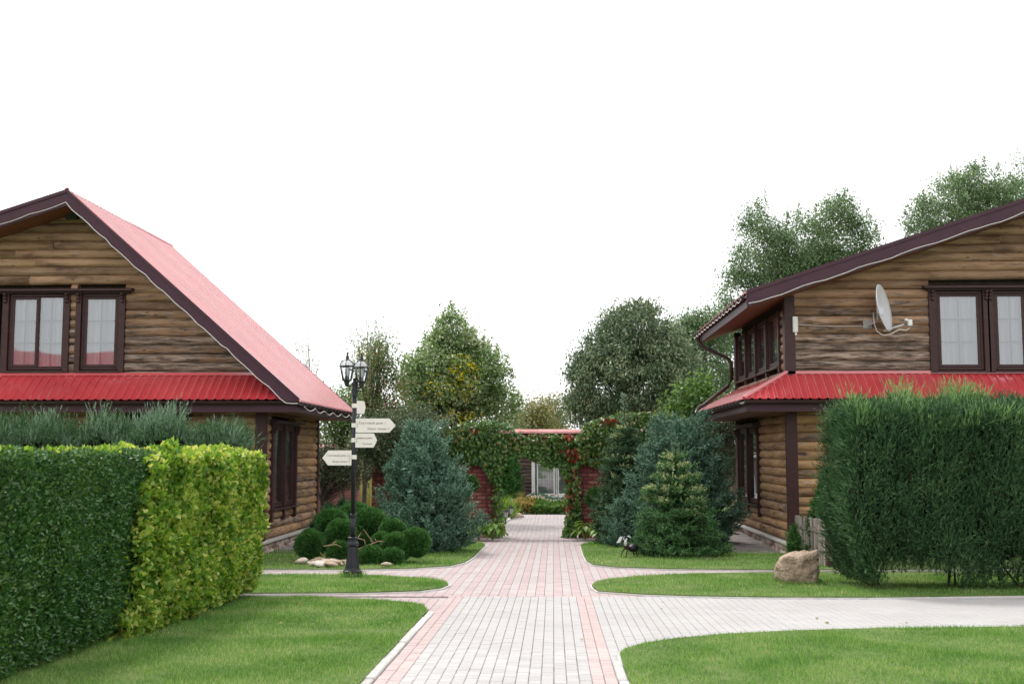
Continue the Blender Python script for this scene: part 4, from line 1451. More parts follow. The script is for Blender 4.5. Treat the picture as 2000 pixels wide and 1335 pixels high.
# downpipe
dp = [(XER - 0.06, 29.9, ZER - 0.1), (XER - 0.06, 29.9, ZER - 0.28), (XER + 0.04, 29.85, ZER - 0.42), (XWR - 0.32, 29.7, ZER - 0.72), (XWR - 0.22, 29.68, ZER - 0.86), (XWR - 0.22, 29.68, SKZ + 0.28),
      (XWR - 0.3, 29.7, SKZ + 0.12), (XSK + 0.15, 29.9, EZ + 0.2), (XSK + 0.0, 29.92, EZ + 0.12), (XSK - 0.06, 29.93, EZ - 0.02)]
MB().tube(dp, 0.05, 10).build('downpipe', M['gutter'], HR, smooth=True)
pts = []
for i in range(31):
    x = XER + (RXR - XER) * i / 30
    pts.append((x, RY - 0.035, zroofR(x) - 0.235 - 0.035 * abs(math.sin(i * 0.62)) + random.uniform(-0.008, 0.008)))
cable(HR, pts)
pts = []
for i in range(31):
    pts.append((XER - 0.14, RY + (RBR - RY) * i / 30, ZER - 0.14 - 0.05 * abs(math.sin(i * 1.57))))
cable(HR, pts)
# junction box
bx, bz = fpx(1552, 634)
MB().box(bx - 0.05, bx + 0.05, WY - 0.2, WY - 0.12, bz - 0.16, bz + 0.16).box(bx - 0.01, bx + 0.03, WY - 0.18, WY - 0.13, bz - 0.22, bz - 0.16).build('junction_box', M['white_plastic'], HR, bevel=0.01)
cable(HR, [(bx + 0.05, WY - 0.125, bz + 0.0), (fpx(1620, 634)[0], WY - 0.125, fpx(1620, 637)[1]), (fpx(1690, 636)[0], WY - 0.125, fpx(1690, 637)[1])], r=0.007)

# satellite dish
dx, dz = fpx(1717, 603, WY - 0.45)
DISH = thing('satellite_dish', 'white satellite dish on a bracket fixed to the upper log wall', 'satellite dish', (dx, WY - 0.45, dz))
dn = Vector((0.84, -0.49, 0.16)).normalized()
q = dn.to_track_quat('Z', 'Y').to_matrix().to_4x4()
T = Matrix.Translation((dx, WY - 0.45, dz)) @ q
mb = MB()
prof = []
R0 = 0.47
for k in range(7):
    r = R0 * k / 6 + 0.001
    prof.append((r, 0.11 * (r / R0) ** 2))
prof2 = [(r + (0.012 if i == 0 else 0), z - 0.012) for i, (r, z) in enumerate(prof[::-1])]
mb.lathe(prof + prof2, 28)
mb.v = [tuple(T @ Vector(p)) for p in mb.v]
mb.build('reflector', M['white_metal'], DISH, smooth=True)
px0, pz0 = fpx(1694, 633, WY - 0.1)
MB().box(px0 - 0.085, px0 + 0.085, WY - 0.125, WY - 0.105, pz0 - 0.085, pz0 + 0.085).build('mounting_plate', M['zinc'], DISH)
b0 = Vector((px0, WY - 0.12, pz0 - 0.03))
b1 = Vector((px0 + 0.13, WY - 0.40, pz0 + 0.03))
b2 = Vector((px0 + 0.13, WY - 0.42, pz0 + 0.32))
MB().tube([b0, b1 - Vector((0.02, 0, 0)), b1 + Vector((0, 0, 0.05)), b2], 0.022, 8).build('wall_arm', M['zinc'], DISH, smooth=True)
MB().box(b2.x - 0.02, b2.x + 0.10, b2.y - 0.03, b2.y + 0.03, b2.z - 0.14, b2.z - 0.02).box(b2.x + 0.02, b2.x + 0.09, b2.y - 0.045, b2.y - 0.03, b2.z - 0.17, b2.z - 0.1).build('clamp', M['white_metal'], DISH)
f0 = Vector((*fpx(1726, 646, WY - 0.5)[:1], WY - 0.5, fpx(1726, 646, WY - 0.5)[1]))
f1 = Vector((fpx(1766, 633, WY - 0.65)[0], WY - 0.65, fpx(1766, 633, WY - 0.65)[1]))
MB().tube([f0, f1], 0.014, 6).build('feed_arm', M['white_metal'], DISH)
lx, lz = fpx(1778, 629, WY - 0.65)
MB().box(lx - 0.045, lx + 0.03, WY - 0.69, WY - 0.61, lz - 0.07, lz + 0.05).tube([(lx - 0.10, WY - 0.65, lz + 0.06), (lx - 0.045, WY - 0.65, lz + 0.03)], 0.028, 8).build('receiver', M['white_plastic'], DISH, bevel=0.008)
cb = [at(1777, 640, WY - 0.65), at(1770, 645, WY - 0.62), at(1757, 643, WY - 0.6), at(1740, 652, WY - 0.55), at(1726, 655, WY - 0.5), at(1713, 647, WY - 0.45), at(1707, 630, WY - 0.42), at(1706, 610, WY - 0.4)]
MB().tube(cb, 0.012, 6).build('signal_cable', M['cable'], DISH, smooth=True)

# paved aprons by the house walls
for nm, xa, xb, ya, yb, lb in (('apron', XWL + 0.12, XWL + 0.95, WY - 0.3, BYL, 'grey block apron along the left log house wall'), ('apron', XWR - 1.1, XWR - 0.12, WY - 0.2, BYR, 'grey block apron along the right log house wall')):
    mb = MB()
    yy = ya
    r = 0
    while yy < yb:
        xx = xa - (0.1 if r % 2 else 0)
        while xx < xb:
            c0, c1 = max(xx, xa), min(xx + 0.2, xb)
            if c1 - c0 > 0.03:
                mb.box(c0 + 0.004, c1 - 0.004, yy + 0.004, yy + 0.096, -0.56, -0.452 + random.uniform(-0.003, 0.003) + 0.02 * (yy - 23.4))
            xx += 0.2
        yy += 0.1
        r += 1
    ap = MB().prism([(xa, ya, -0.7), (xa, yb, -0.7), (xa, yb, -0.47 + 0.02 * (yb - 23.4)), (xa, ya, -0.47)], (xb - xa, 0, 0)).build('house_apron', M['joint'])
    tag(ap, lb, kind='structure')
    tag(mb.build('apron_block', rough_mat('apron_block', (0.27, 0.24, 0.235), (0.39, 0.355, 0.345), scale=7, rough=0.9, bump=0.3), ap), kind='stuff')

HB = thing('log_house', 'log house with red roof opposite, mirrored in the upper window panes', 'house', (-29, -24, 0.4))
MB().box(-37, -21, -30, -22.6, 0.3, 4.6).build('wall', M['log_low'], HB)
MB().prism([(-38, -22, 4.5), (-38, -26, 8.1), (-38, -30.6, 4.5)], (18, 0, 0)).build('roof', M['red_roof'], HB)

# ------------------------------------------------------------------ brick gate wall with arch
AY = 30.5
ATH = 0.5
GA = 73.8


def apx(u, v, y=AY):
    p = at(u, v, y)
    return p.x, p.z


AX0, AX1 = apx(725, 1000)[0], 3.6
OL, OR = -1.49, 0.66
ZG = -0.62
ZT = apx(1000, 846)[1]
ZSP, ZCR = apx(1000, 902)[1], apx(1050, 868)[1]
GATE = thing('brick_gate', 'red brick garden wall with arched gateway and pink tiled coping', 'gateway', ((OL + OR) / 2, AY, ZG))
mb = MB()
mb.box(AX0 + 0.02, OL, AY + 0.03, AY + ATH, ZG, ZT)
mb.box(OR, AX1, AY + 0.03, AY + ATH, ZG, ZT)
n = 14
arc = []
for k in range(n + 1):
    t = k / n
    x = OL + (OR - OL) * t
    arc.append((x, ZSP + (ZCR - ZSP) * math.sqrt(max(0, 1 - (2 * t - 1) ** 2))))
for yy in (AY + 0.03, AY + ATH):
    for k in range(n):
        mb.add([(arc[k][0], yy, arc[k][1]), (arc[k + 1][0], yy, arc[k + 1][1]), (arc[k + 1][0], yy, ZT), (arc[k][0], yy, ZT)], [(0, 1, 2, 3)])
for k in range(n):
    mb.add([(arc[k][0], AY + 0.03, arc[k][1]), (arc[k + 1][0], AY + 0.03, arc[k + 1][1]), (arc[k + 1][0], AY + ATH, arc[k + 1][1]), (arc[k][0], AY + ATH, arc[k][1])], [(0, 1, 2, 3)])
mb.add([(OL, AY + 0.03, ZT), (OR, AY + 0.03, ZT), (OR, AY + ATH, ZT), (OL, AY + ATH, ZT)], [(0, 1, 2, 3)])


def brickwall_mat():
    m, t, b = newmat('brick_masonry')
    g = N(t, 'ShaderNodeNewGeometry')
    sp = N(t, 'ShaderNodeSeparateXYZ')
    t.links.new(g.outputs['Position'], sp.inputs[0])
    ad = N(t, 'ShaderNodeMath', operation='ADD')
    t.links.new(sp.outputs['X'], ad.inputs[0])
    t.links.new(sp.outputs['Y'], ad.inputs[1])
    cb_ = N(t, 'ShaderNodeCombineXYZ')
    t.links.new(ad.outputs[0], cb_.inputs['X'])
    t.links.new(sp.outputs['Z'], cb_.inputs['Y'])
    br = N(t, 'ShaderNodeTexBrick')
    br.inputs['Color1'].default_value = (0.16, 0.045, 0.04, 1)
    br.inputs['Color2'].default_value = (0.27, 0.09, 0.08, 1)
    br.inputs['Mortar'].default_value = (0.2, 0.14, 0.125, 1)
    br.inputs['Scale'].default_value = 1.0
    br.inputs['Mortar Size'].default_value = 0.008
    br.inputs['Brick Width'].default_value = 0.26
    br.inputs['Row Height'].default_value = 0.1
    t.links.new(cb_.outputs[0], br.inputs['Vector'])
    t.links.new(br.outputs['Color'], b.inputs['Base Color'])
    bp = N(t, 'ShaderNodeBump', Strength=0.6, Distance=0.01)
    bp.invert = True
    t.links.new(br.outputs['Fac'], bp.inputs['Height'])
    t.links.new(bp.outputs['Normal'], b.inputs['Normal'])
    b.inputs['Roughness'].default_value = 0.9
    return m


M['masonry'] = brickwall_mat()
mb.build('wall', M['masonry'], GATE)


def brick_mesh(L, Dp, Hh):
    c = 0.006
    mb = MB()
    mb.add([(-L / 2, 0, 0), (L / 2, 0, 0), (L / 2, 0, Hh), (-L / 2, 0, Hh), (-L / 2 + c, -Dp, c), (L / 2 - c, -Dp, c), (L / 2 - c, -Dp, Hh - c), (-L / 2 + c, -Dp, Hh - c)],
           [(4, 5, 6, 7), (0, 1, 5, 4), (1, 2, 6, 5), (2, 3, 7, 6), (3, 0, 4, 7)])
    return mb.mesh('brick', M['brick'])


bfull, bhalf = brick_mesh(0.25, 0.035, 0.088), brick_mesh(0.12, 0.035, 0.088)


def brick_face(xa, xb, z0, z1, rotz=0.0, origin=(0, 0, 0)):
    T = R3(rotz, origin)
    r = 0
    z = z0
    while z < z1:
        x = xa
        if r % 2:
            seq_first = True
        first = (r % 2 == 1)
        while x < xb - 0.05:
            w_ = 0.13 if (first or xb - x < 0.2) else 0.26
            first = False
            me = bhalf if w_ < 0.2 else bfull
            o = bpy.data.objects.new('brick', me)
            COL.objects.link(o)
            o.parent = GATE
            p = T @ Vector((x + w_ / 2, 0, z))
            o.location = p - GATE.location + Vector((random.uniform(-0.002, 0.002), random.uniform(-0.004, 0.004), 0))
            o.rotation_euler = (0, random.uniform(-0.006, 0.006), rotz)
            x += w_
        z += 0.1
        r += 1


brick_face(OL - 0.78, OL, ZG + 0.02, 1.28, 0, (0, AY + 0.031, 0))
brick_face(OR, OR + 0.78, ZG + 0.02, 1.28, 0, (0, AY + 0.031, 0))
brick_face(AX0, AX0 + 0.52, ZG + 0.02, 1.7, 0, (0, AY + 0.031, 0))
brick_face(0.0, ATH, ZG + 0.02, 1.2, math.pi / 2, (OL - 0.03, AY + 0.03, 0))
# voussoirs over the arch
for k in range(13):
    t0 = math.pi * (k + 0.04) / 13
    t1 = math.pi * (k + 0.96) / 13
    cx, rx = (OL + OR) / 2, (OR - OL) / 2
    hh = ZCR - ZSP
    pts = []
    for tt, e in ((t0, 0), (t1, 0), (t1, 0.2), (t0, 0.2)):
        pts.append((cx - math.cos(tt) * (rx - 0.02 + e * 0.6), AY - 0.03, ZSP - 0.02 + math.sin(tt) * (hh + e)))
    MB().prism(pts, (0, ATH + 0.06, 0)).build('voussoir', M['coping'], GATE, bevel=0.008)
x = AX0 + 0.9
while x < AX1:
    mb = MB()
    prof = [(-0.05, 0.0)] + [(-0.06 + 0.31 - 0.31 * math.cos(math.pi * i / 8), 0.11 * math.sin(math.pi * i / 8) + 0.005) for i in range(9)] + [(0.55, 0.0)]
    mb.prism([(x + 0.003, AY - 0.05 + a, ZT + b + random.uniform(-0.001, 0.001)) for a, b in prof], (0.494, 0, 0))
    mb.build('coping_tile', M['coping'], GATE)
    x += 0.5
# low wall further left
LWY = 37.0
lw0x, lwz = at(585, 871, LWY).x, at(640, 874, LWY).z
LW = thing('brick_wall', 'low brick wall with pink coping seen between left house and lamp post', 'wall', (lw0x, LWY, -0.6))
MB().box(lw0x - 3, at(700, 871, LWY).x, LWY, LWY + 0.4, -0.6, lwz).build('masonry', M['masonry'], LW)
MB().prism([(lw0x - 3, LWY - 0.06, lwz + 0.003), (lw0x - 3, LWY + 0.2, lwz + 0.13), (lw0x - 3, LWY + 0.46, lwz + 0.003)], (at(702, 871, LWY).x - lw0x + 3, 0, 0)).build('coping', M['coping'], LW)

# ------------------------------------------------------------------ log pavilion beyond the gate
FY = 50.0
fx0 = at(1003, 940, FY).x
fzb, fzt = at(1003, 977, FY).z, 2.05
FHs = thing('log_pavilion', 'dark hewn log building with white framed windows beyond the brick gate', 'house', (fx0, FY, fzb))
MB().box(fx0 + 0.1, fx0 + 9, FY + 0.1, FY + 6, -0.7, fzt).build('wall', M['chink'], FHs)
wx0, wx1 = at(1043, 940, FY).x, at(1128, 940, FY).x
wz0, wz1 = at(1060, 968, FY).z, 1.55
z = fzb + 0.32
while z < fzt:
    log_row(FHs, fx0 - 0.15, fx0 + 9, z, 0, FY + 0.02, [(wx0, wx1, wz0, wz1)], 0.09, M['log_far'], random.uniform(0.2, 0.8))
    z += 0.155
x = fx0 + 0.5
for row in range(2):
    x = fx0 - 0.1
    while x < fx0 + 6:
        wdt = random.uniform(0.2, 0.4)
        o = put('stone', random.choice(STM), FHs, loc=Vector((x + wdt / 2, FY - 0.02, fzb + 0.06 + 0.15 * row)) - FHs.location, rot=(0, random.uniform(-0.3, 0.3), 0), scale=(wdt, 0.2, 0.17))
        x += wdt
MB().box(fx0 - 0.4, fx0 + 9, FY - 1.5, FY + 0.0, -0.65, fzb - 0.02).build('terrace', M['mortar'], FHs)
MB().prism([(fx0 - 0.6, FY - 0.5, fzt), (fx0 - 0.6, FY + 3, fzt + 0.35), (fx0 - 0.6, FY + 6.5, fzt)], (10, 0, 0)).build('roof', M['brown_metal'], FHs)
ww = wx1 - wx0
window(FHs, (wx0, FY, wz0), 0, ww, wz1 - wz0, [(0.12, ww * 0.48), (ww * 0.54, ww - 0.05)], bars=(2, 4), casings=[(-0.1, 0.0)], mat=M['white_paint'])
sx = at(1018, 950, FY - 0.6).x
st_ = thing('tree_stump', 'upright weathered wooden stump leaning at the corner of the dark log building', 'stump', (sx, FY - 0.6, fzb))
mb = MB()
mb.lathe([(0.24, 0), (0.2, 0.2), (0.19, 0.7), (0.16, 1.12), (0.05, 1.16)], 9, (sx, FY - 0.6, fzb - 0.05))
mb.v = [(x + 0.04 * math.sin(z * 5 + y * 3), y, z) for x, y, z in mb.v]
mb.build('trunk', M['bark'], st_)

# ------------------------------------------------------------------ lamp post with signs
LP = gnd(688, 1131)
LPX, LPY, LPZ = LP.x, LP.y, LP.z + LAWN_H
LAMP = thing('lamp_post', 'black iron lamp post with two lanterns and cream direction signs', 'lamp post', (LPX, LPY, LPZ))
S = 18.0 / FPX          # metres per photo pixel here


def lz_(v):
    return at(688, v, LPY).z


def lath(prof, n=12, c=(LPX, LPY, 0)):
    return MB().lathe([(r, z) for r, z in prof], n, c)


zb0 = LPZ - 0.03
lath([(0.155, zb0), (0.155, lz_(1122)), (0.148, lz_(1120)), (0.152, lz_(1118)), (0.152, lz_(1114)), (0.128, lz_(1112)), (0.112, lz_(1108)), (0.078, lz_(1067)), (0.078, lz_(1066))], 8).build('base', M['iron'], LAMP, bevel=0.004)
lath([(0.078, lz_(1066)), (0.104, lz_(1063)), (0.10, lz_(1060)), (0.076, lz_(1056)), (0.074, lz_(1053)), (0.084, lz_(1051)), (0.084, lz_(1048.5)), (0.05, lz_(1047))], 14).build('collar', M['iron'], LAMP, smooth=False)
lath([(0.046, lz_(1050)), (0.044, lz_(1008))], 16).build('shaft', M['iron'], LAMP, smooth=True)
lath([(0.044, lz_(1009)), (0.056, lz_(1008)), (0.056, lz_(1006)), (0.049, lz_(1005)), (0.054, lz_(1003)), (0.042, lz_(1002))], 16).build('collar', M['iron'], LAMP)
lath([(0.039, lz_(1003)), (0.035, lz_(772))], 16).build('shaft', M['iron'], LAMP, smooth=True)
lath([(0.035, lz_(775)), (0.045, lz_(773)), (0.045, lz_(772)), (0.04, lz_(771)), (0.044, lz_(770)), (0.044, lz_(752)), (0.052, lz_(751)), (0.052, lz_(749)), (0.035, lz_(745)), (0.02, lz_(743.5)), (0.034, lz_(741)), (0.026, lz_(739)), (0.008, lz_(737.5)), (0.004, lz_(735.5))], 16).build('finial', M['iron'], LAMP)


def lantern(cx, cy, v0):
    """v0 shifts the lantern in height; rim at v=714.5+v0"""
    def Z(v):
        return lz_(v + v0)
    mb = MB()
    n = 6
    rim, bot = 0.126, 0.07
    rot = math.pi / 6
    def P(k, r, z):
        t = 2 * math.pi * k / n + rot
        return Vector((cx + r * math.cos(t), cy + r * math.sin(t), z))
    # cage
    for k in range(n):
        mb.tube([P(k, bot, Z(741.5)), P(k, 0.098, Z(727)), P(k, rim - 0.008, Z(715))], 0.0075, 4)
        mb.tube([P(k, rim, Z(714)), P(k, 0.108, Z(708)), P(k, 0.06, Z(703.5)), P(k, 0.03, Z(702))], 0.0065, 4)
        mb.tube([P(k, rim, Z(714.6)), P(k + 1, rim, Z(714.6))], 0.012, 4)
        mb.tube([P(k, bot + 0.012, Z(742)), P(k + 1, bot + 0.012, Z(742))], 0.01, 4)
    lan = mb.build('lantern', M['iron'], LAMP)
    for k in range(n):
        g = MB()
        g.add([P(k, bot, Z(741)), P(k + 1, bot, Z(741)), P(k + 1, 0.098, Z(727)), P(k, 0.098, Z(727)), P(k + 1, rim - 0.01, Z(715)), P(k, rim - 0.01, Z(715))], [(0, 1, 2, 3), (3, 2, 4, 5)])
        g.build('pane', M['lamp_glass'], lan)
        g = MB()
        g.add([P(k, rim - 0.004, Z(713.5)), P(k + 1, rim - 0.004, Z(713.5)), P(k + 1, 0.104, Z(708)), P(k, 0.104, Z(708)), P(k + 1, 0.058, Z(703.4)), P(k, 0.058, Z(703.4)), P(k + 1, 0.03, Z(702)), P(k, 0.03, Z(702))], [(0, 1, 2, 3), (3, 2, 4, 5), (5, 4, 6, 7)])
        g.build('roof_pane', M['opal'], lan)
    MB().lathe([(0.034, Z(703)), (0.036, Z(701.5)), (0.022, Z(700)), (0.028, Z(698)), (0.015, Z(696)), (0.022, Z(694.5)), (0.01, Z(692.5)), (0.019, Z(690.5)), (0.014, Z(688.5)), (0.004, Z(686.5))], 10, (cx, cy, 0)).build('finial', M['iron'], lan, smooth=True)
    MB().lathe([(0.075, Z(742.5)), (0.078, Z(741.5)), (0.036, Z(741.3)), (0.036, Z(733.5))], 10, (cx, cy, 0)).lathe([(0.012, Z(754.5)), (0.03, Z(751)), (0.034, Z(745)), (0.05, Z(743))], 10, (cx, cy, 0)).build('holder', M['iron'], lan)
    MB().lathe([(0.03, Z(733.5)), (0.034, Z(727)), (0.034, Z(719)), (0.02, Z(717))], 10, (cx, cy, 0)).build('bulb', M['opal'], lan, smooth=True)
    a0 = Vector((LPX, LPY, Z(752.5)))
    c0 = Vector((cx, cy, Z(753)))
    low = a0.lerp(c0, 0.55) + Vector((0, 0, -0.005))
    m1 = MB()
    m1.tube([a0, low, c0, c0 + Vector((0, 0, 0.03))], 0.011, 6)
    m1.tube([Vector((LPX, LPY, Z(767))), a0.lerp(c0, 0.35) + Vector((0, 0, -0.08)), a0.lerp(c0, 0.75) + Vector((0, 0, -0.02)), c0], 0.008, 6)
    m1.tube([c0 + (c0 - a0).normalized() * 0.055 + Vector((0, 0, 0.085)), c0 + (c0 - a0).normalized() * 0.04 + Vector((0, 0, 0.03)), c0], 0.007, 5)
    m1.build('arm', M['iron'], LAMP)


def opal():
    m, t, b = newmat('milky_glass')
    b.inputs['Base Color'].default_value = (0.72, 0.72, 0.74, 1)
    b.inputs['Roughness'].default_value = 0.25
    tr = N(t, 'ShaderNodeBsdfTransparent')
    mxs = N(t, 'ShaderNodeMixShader')
    mxs.inputs[0].default_value = 0.45
    t.links.new(b.outputs[0], mxs.inputs[1])
    t.links.new(tr.outputs[0], mxs.inputs[2])
    t.links.new(mxs.outputs[0], t.nodes['Material Output'].inputs['Surface'])
    return m


M['opal'] = opal()
lantern(LPX - 0.135, LPY + 0.05, 0)
lantern(LPX + 0.112, LPY - 0.05, 3.3)


def sign(u0, u1, v0, v1, tipw, dirn, ang, bandv, lines):
    """board starting at the post; local x away from the post, turned by ang about the post"""
    zc0, zc1 = lz_(v1), lz_(v0)
    L = abs(u1 - u0) * S / max(0.25, math.cos(ang))
    h = zc1 - zc0
    T = Matrix.Translation((LPX, LPY - 0.045 * math.cos(ang), 0)) @ Matrix.Rotation(ang, 4, 'Z')
    x0 = 0.03 * dirn
    xe = x0 + dirn * (L - tipw)
    xt = x0 + dirn * L
    pts = [(x0, 0, zc0), (xe, 0, zc0), (xt, 0, (zc0 + zc1) / 2), (xe, 0, zc1), (x0, 0, zc1)]
    if dirn < 0:
        pts = pts[::-1]
    mb = MB()
    mb.prism([T @ Vector(p) for p in pts], T.to_3x3() @ Vector((0, 0.012, 0)))
    sg = mb.build('sign', M['sign'], LAMP)
    zb_ = lz_(bandv)
    MB().lathe([(0.0445, zb_ - 0.034), (0.0445, zb_ + 0.034)], 16, (LPX, LPY, 0)).build('band', M['sign'], sg)
    b = MB()
    for dz_ in (-0.02, 0.02):
        c = T @ Vector((dirn * 0.055, -0.006, zb_ + dz_))
        b.tube([c, c + T.to_3x3() @ Vector((0, 0.01, 0))], 0.007, 8)
    b.build('bolt', M['iron'], sg)
    for txt, xs_, z_, size in lines:
        cu = bpy.data.curves.new('lettering', 'FONT')
        cu.body = txt
        cu.size = size
        cu.shear = 0.22
        cu.space_character = 1.12
        cu.extrude = 0.0008
        cu.materials.append(M['ink'])
        tmp = bpy.data.objects.new('lettering', cu)
        COL.objects.link(tmp)
        me = bpy.data.meshes.new_from_object(tmp.evaluated_get(bpy.context.evaluated_depsgraph_get()))
        bpy.data.objects.remove(tmp)
        o = bpy.data.objects.new('lettering', me)
        COL.objects.link(o)
        o.parent = sg
        o.matrix_local = T @ Matrix.Translation((xs_, -0.0025, zc0 + z_ * h)) @ Matrix.Rotation(math.pi / 2, 4, 'X')
    return sg


sign(692, 708, 782, 807, 0.035, 1, 1.02, 792, [])
sign(691.5, 771, 817, 844.3, 0.10, 1, 0.0, 830, [('Гостевой дом 1', 0.075, 0.60, 0.052), ('Guest house 1', 0.215, 0.20, 0.052)])
sign(691.5, 736, 846, 873.5, 0.058, 1, -0.25, 859, [('Чайный домик', 0.05, 0.62, 0.034), ('Tea house', 0.15, 0.22, 0.034)])
sign(684, 627.5, 879, 908, 0.09, -1, 0.12, 892, [('Гостевой дом 2', -0.42, 0.60, 0.041), ('Guest house 2', -0.33, 0.20, 0.041)])
# tuft around the base
n = 420
a = RNG.uniform(0, 6.283, n)
r = RNG.uniform(0.1, 0.24, n)
P = np.stack([LPX + r * np.cos(a), LPY + r * np.sin(a), np.full(n, LPZ - 0.01)], 1)
D = RNG.normal(size=(n, 3)) * 0.35
D[:, 2] = 1
tag(mesh_obj('grass_tuft', leaf_mesh('grass_tuft', P, D, rdir(n), RNG.uniform(0.05, 0.15, n), 0.008, M['grass'])), 'longer grass tuft around the foot of the lamp post', kind='stuff')

# ------------------------------------------------------------------ boulder and rocks
def rock_bm(c, rx, ry, rz, seed, sub=3, amp=0.25, flat=True):
    import bmesh
    bm = bmesh.new()
    bmesh.ops.create_icosphere(bm, subdivisions=sub, radius=1)
    co = np.array([v.co[:] for v in bm.verts])
    nz1 = vnoise(co + seed, 1.3) - 0.5
    nz2 = vnoise(co + seed * 2, 3.2) - 0.5
    nz3 = vnoise(co + seed * 3, 8) - 0.5
    for v, a1, a2, a3 in zip(bm.verts, nz1, nz2, nz3):
        s = 1 + amp * 1.6 * a1 + amp * 0.8 * a2 + amp * 0.3 * a3
        v.co = Vector((v.co.x * rx * s, v.co.y * ry * s, v.co.z * rz * s))
    me = bpy.data.meshes.new('rock')
    bm.to_mesh(me)
    bm.free()
    me.polygons.foreach_set('use_smooth', [True] * len(me.polygons))
    return me


BO = gnd(1563, 1145)
px = 1 / (FPX / BO.y)
bv = MB()
# outline of the boulder in the photo, as a faceted lump: low left shoulder, high right top
import bmesh
bm = bmesh.new()
bmesh.ops.create_icosphere(bm, subdivisions=4, radius=1)
co = np.array([v.co[:] for v in bm.verts])
n1, n2, n3 = vnoise(co, 1.7) - 0.5, vnoise(co + 7, 4.5) - 0.5, vnoise(co + 3, 11) - 0.5
for v, a1, a2, a3 in zip(bm.verts, n1, n2, n3):
    c = v.co.copy()
    m_ = max(abs(c.x), abs(c.y), abs(c.z))
    c = c * (0.45 + 0.55 / m_)                      # towards a block
    s = 1 + 0.22 * a1 + 0.2 * a2 + 0.09 * a3
    top = 1.0 if c.z < 0 else (0.86 + 0.2 * c.x)    # rises to the right
    tp = 1.0 - 0.13 * max(0, c.z)                     # narrows upwards
    v.co = Vector((c.x * 0.315 * s * tp + 0.012 * c.z, c.y * 0.26 * s * tp, c.z * 0.292 * s * top))
    if c.y < -0.4 and 0.15 < c.x < 0.75 and 0.1 < c.z < 0.5:
        v.co.y += 0.09                              # hollow in the upper right of the face
me = bpy.data.meshes.new('boulder')
bm.to_mesh(me)
bm.free()
me.materials.append(M['boulder'])
me.polygons.foreach_set('use_smooth', [True] * len(me.polygons))
bo = put('boulder', me, loc=(BO.x, BO.y + 0.15, BO.z + LAWN_H + 0.20))
tag(bo, 'rough brown boulder on the grass before the juniper hedge', 'boulder')
n = 500
a = RNG.uniform(0, 6.283, n)
P = np.stack([BO.x + 0.34 * np.cos(a), BO.y + 0.15 + 0.3 * np.sin(a), np.full(n, BO.z + LAWN_H - 0.01)], 1)
D = RNG.normal(size=(n, 3)) * 0.35
D[:, 2] = 1
tag(mesh_obj('grass_tuft', leaf_mesh('grass_tuft', P, D, rdir(n), RNG.uniform(0.04, 0.1, n), 0.007, M['grass'])), 'longer grass around the foot of the brown boulder', kind='stuff')

rms = []
for s in range(5):
    me = rock_bm(None, 1, 0.8, 0.62, s * 3.1, sub=2, amp=0.35)
    me.materials.append(M['rock'])
    rms.append(me)
for i in range(34):
    u = random.gauss(650, 36)
    u = min(max(u, 588), 782)
    v = random.uniform(1101, 1113) if u < 712 else random.uniform(1106, 1112)
    p = gnd(u, v)
    o = put('rock', random.choice(rms), loc=(p.x, p.y, p.z + LAWN_H + 0.05), rot=(random.uniform(-0.3, 0.3), random.uniform(-0.3, 0.3), random.uniform(0, 6)))
    s = random.uniform(0.075, 0.14)
    o.scale = (s * random.uniform(0.9, 1.4), s, s * random.uniform(0.6, 0.9))
    tag(o, 'pale beige stone heaped on the grass behind the lamp post base', 'rock', 'pale stones heaped behind the lamp post')
# stone steps and rocks near the right house
for i, (u, v, y, sx_, sz_, lb) in enumerate(((1447, 1000, 33, 0.35, 0.1, 'upper flat stone step beside the slim pale tree trunk'), (1425, 1017, 32, 0.42, 0.09, 'lower flat stone step beside the slim pale tree trunk'),
                                             (1415, 1039, 29.5, 0.2, 0.11, 'grey stone lying left of the slim tree base'), (1437, 1037, 29.5, 0.2, 0.12, 'grey stone lying against the slim tree base'))):
    p = at(u, v, y)
    me = rock_bm(None, 1, 0.9, 0.7, 20 + i * 2.7, sub=2, amp=0.3)
    me.materials.append(M['stone'])
    o = put('stone_step' if i < 2 else 'rock', me, loc=p, scale=(sx_, 0.28, sz_))
    tag(o, lb, 'step' if i < 2 else 'rock')
p = at(1013, 1006, 40)
me = rock_bm(None, 1, 0.8, 0.7, 41, sub=2, amp=0.3)
me.materials.append(M['stone'])
tag(put('rock', me, loc=(p.x - 0.2, p.y, -0.55), scale=(0.38, 0.3, 0.22)), 'rounded stone at the corner of lawn beyond the gate', 'rock')

# ------------------------------------------------------------------ picket fence and post
FX = XWR - 0.03
fn0, fn1 = 20.6, 23.15
FEN = thing('picket_fence', 'weathered grey board fence between house corner and red brown post', 'fence', (FX, (fn0 + fn1) / 2, -0.45))
sm = []
for k in range(4):
    hgt = 0.84 + random.uniform(-0.015, 0.015)
    sm.append(MB().box(-0.012, 0.012, -0.056, 0.056, 0, hgt).mesh('slat', M['fence']))
yy = fn0 + 0.1
while yy < fn1:
    o = put('slat', random.choice(sm), FEN, loc=Vector((FX + random.uniform(-0.004, 0.004), yy, gz(yy) + 0.02)) - FEN.location, rot=(random.uniform(-0.012, 0.012), 0, random.uniform(-0.05, 0.05)))
    yy += 0.125
for zz in (0.62,):
    MB().prism([(FX - 0.04, fn0, gz(fn0) + zz), (FX - 0.013, fn0, gz(fn0) + zz), (FX - 0.013, fn0, gz(fn0) + zz + 0.06), (FX - 0.04, fn0, gz(fn0) + zz + 0.06)], (0, fn1 - fn0, gz(fn1) - gz(fn0))).build('rail', M['fence'], FEN)
MB().box(FX - 0.01, FX + 0.1, fn0 - 0.1, fn0 + 0.03, -0.5, gz(fn0) + 0.74).build('post', M['post'], FEN, bevel=0.008)

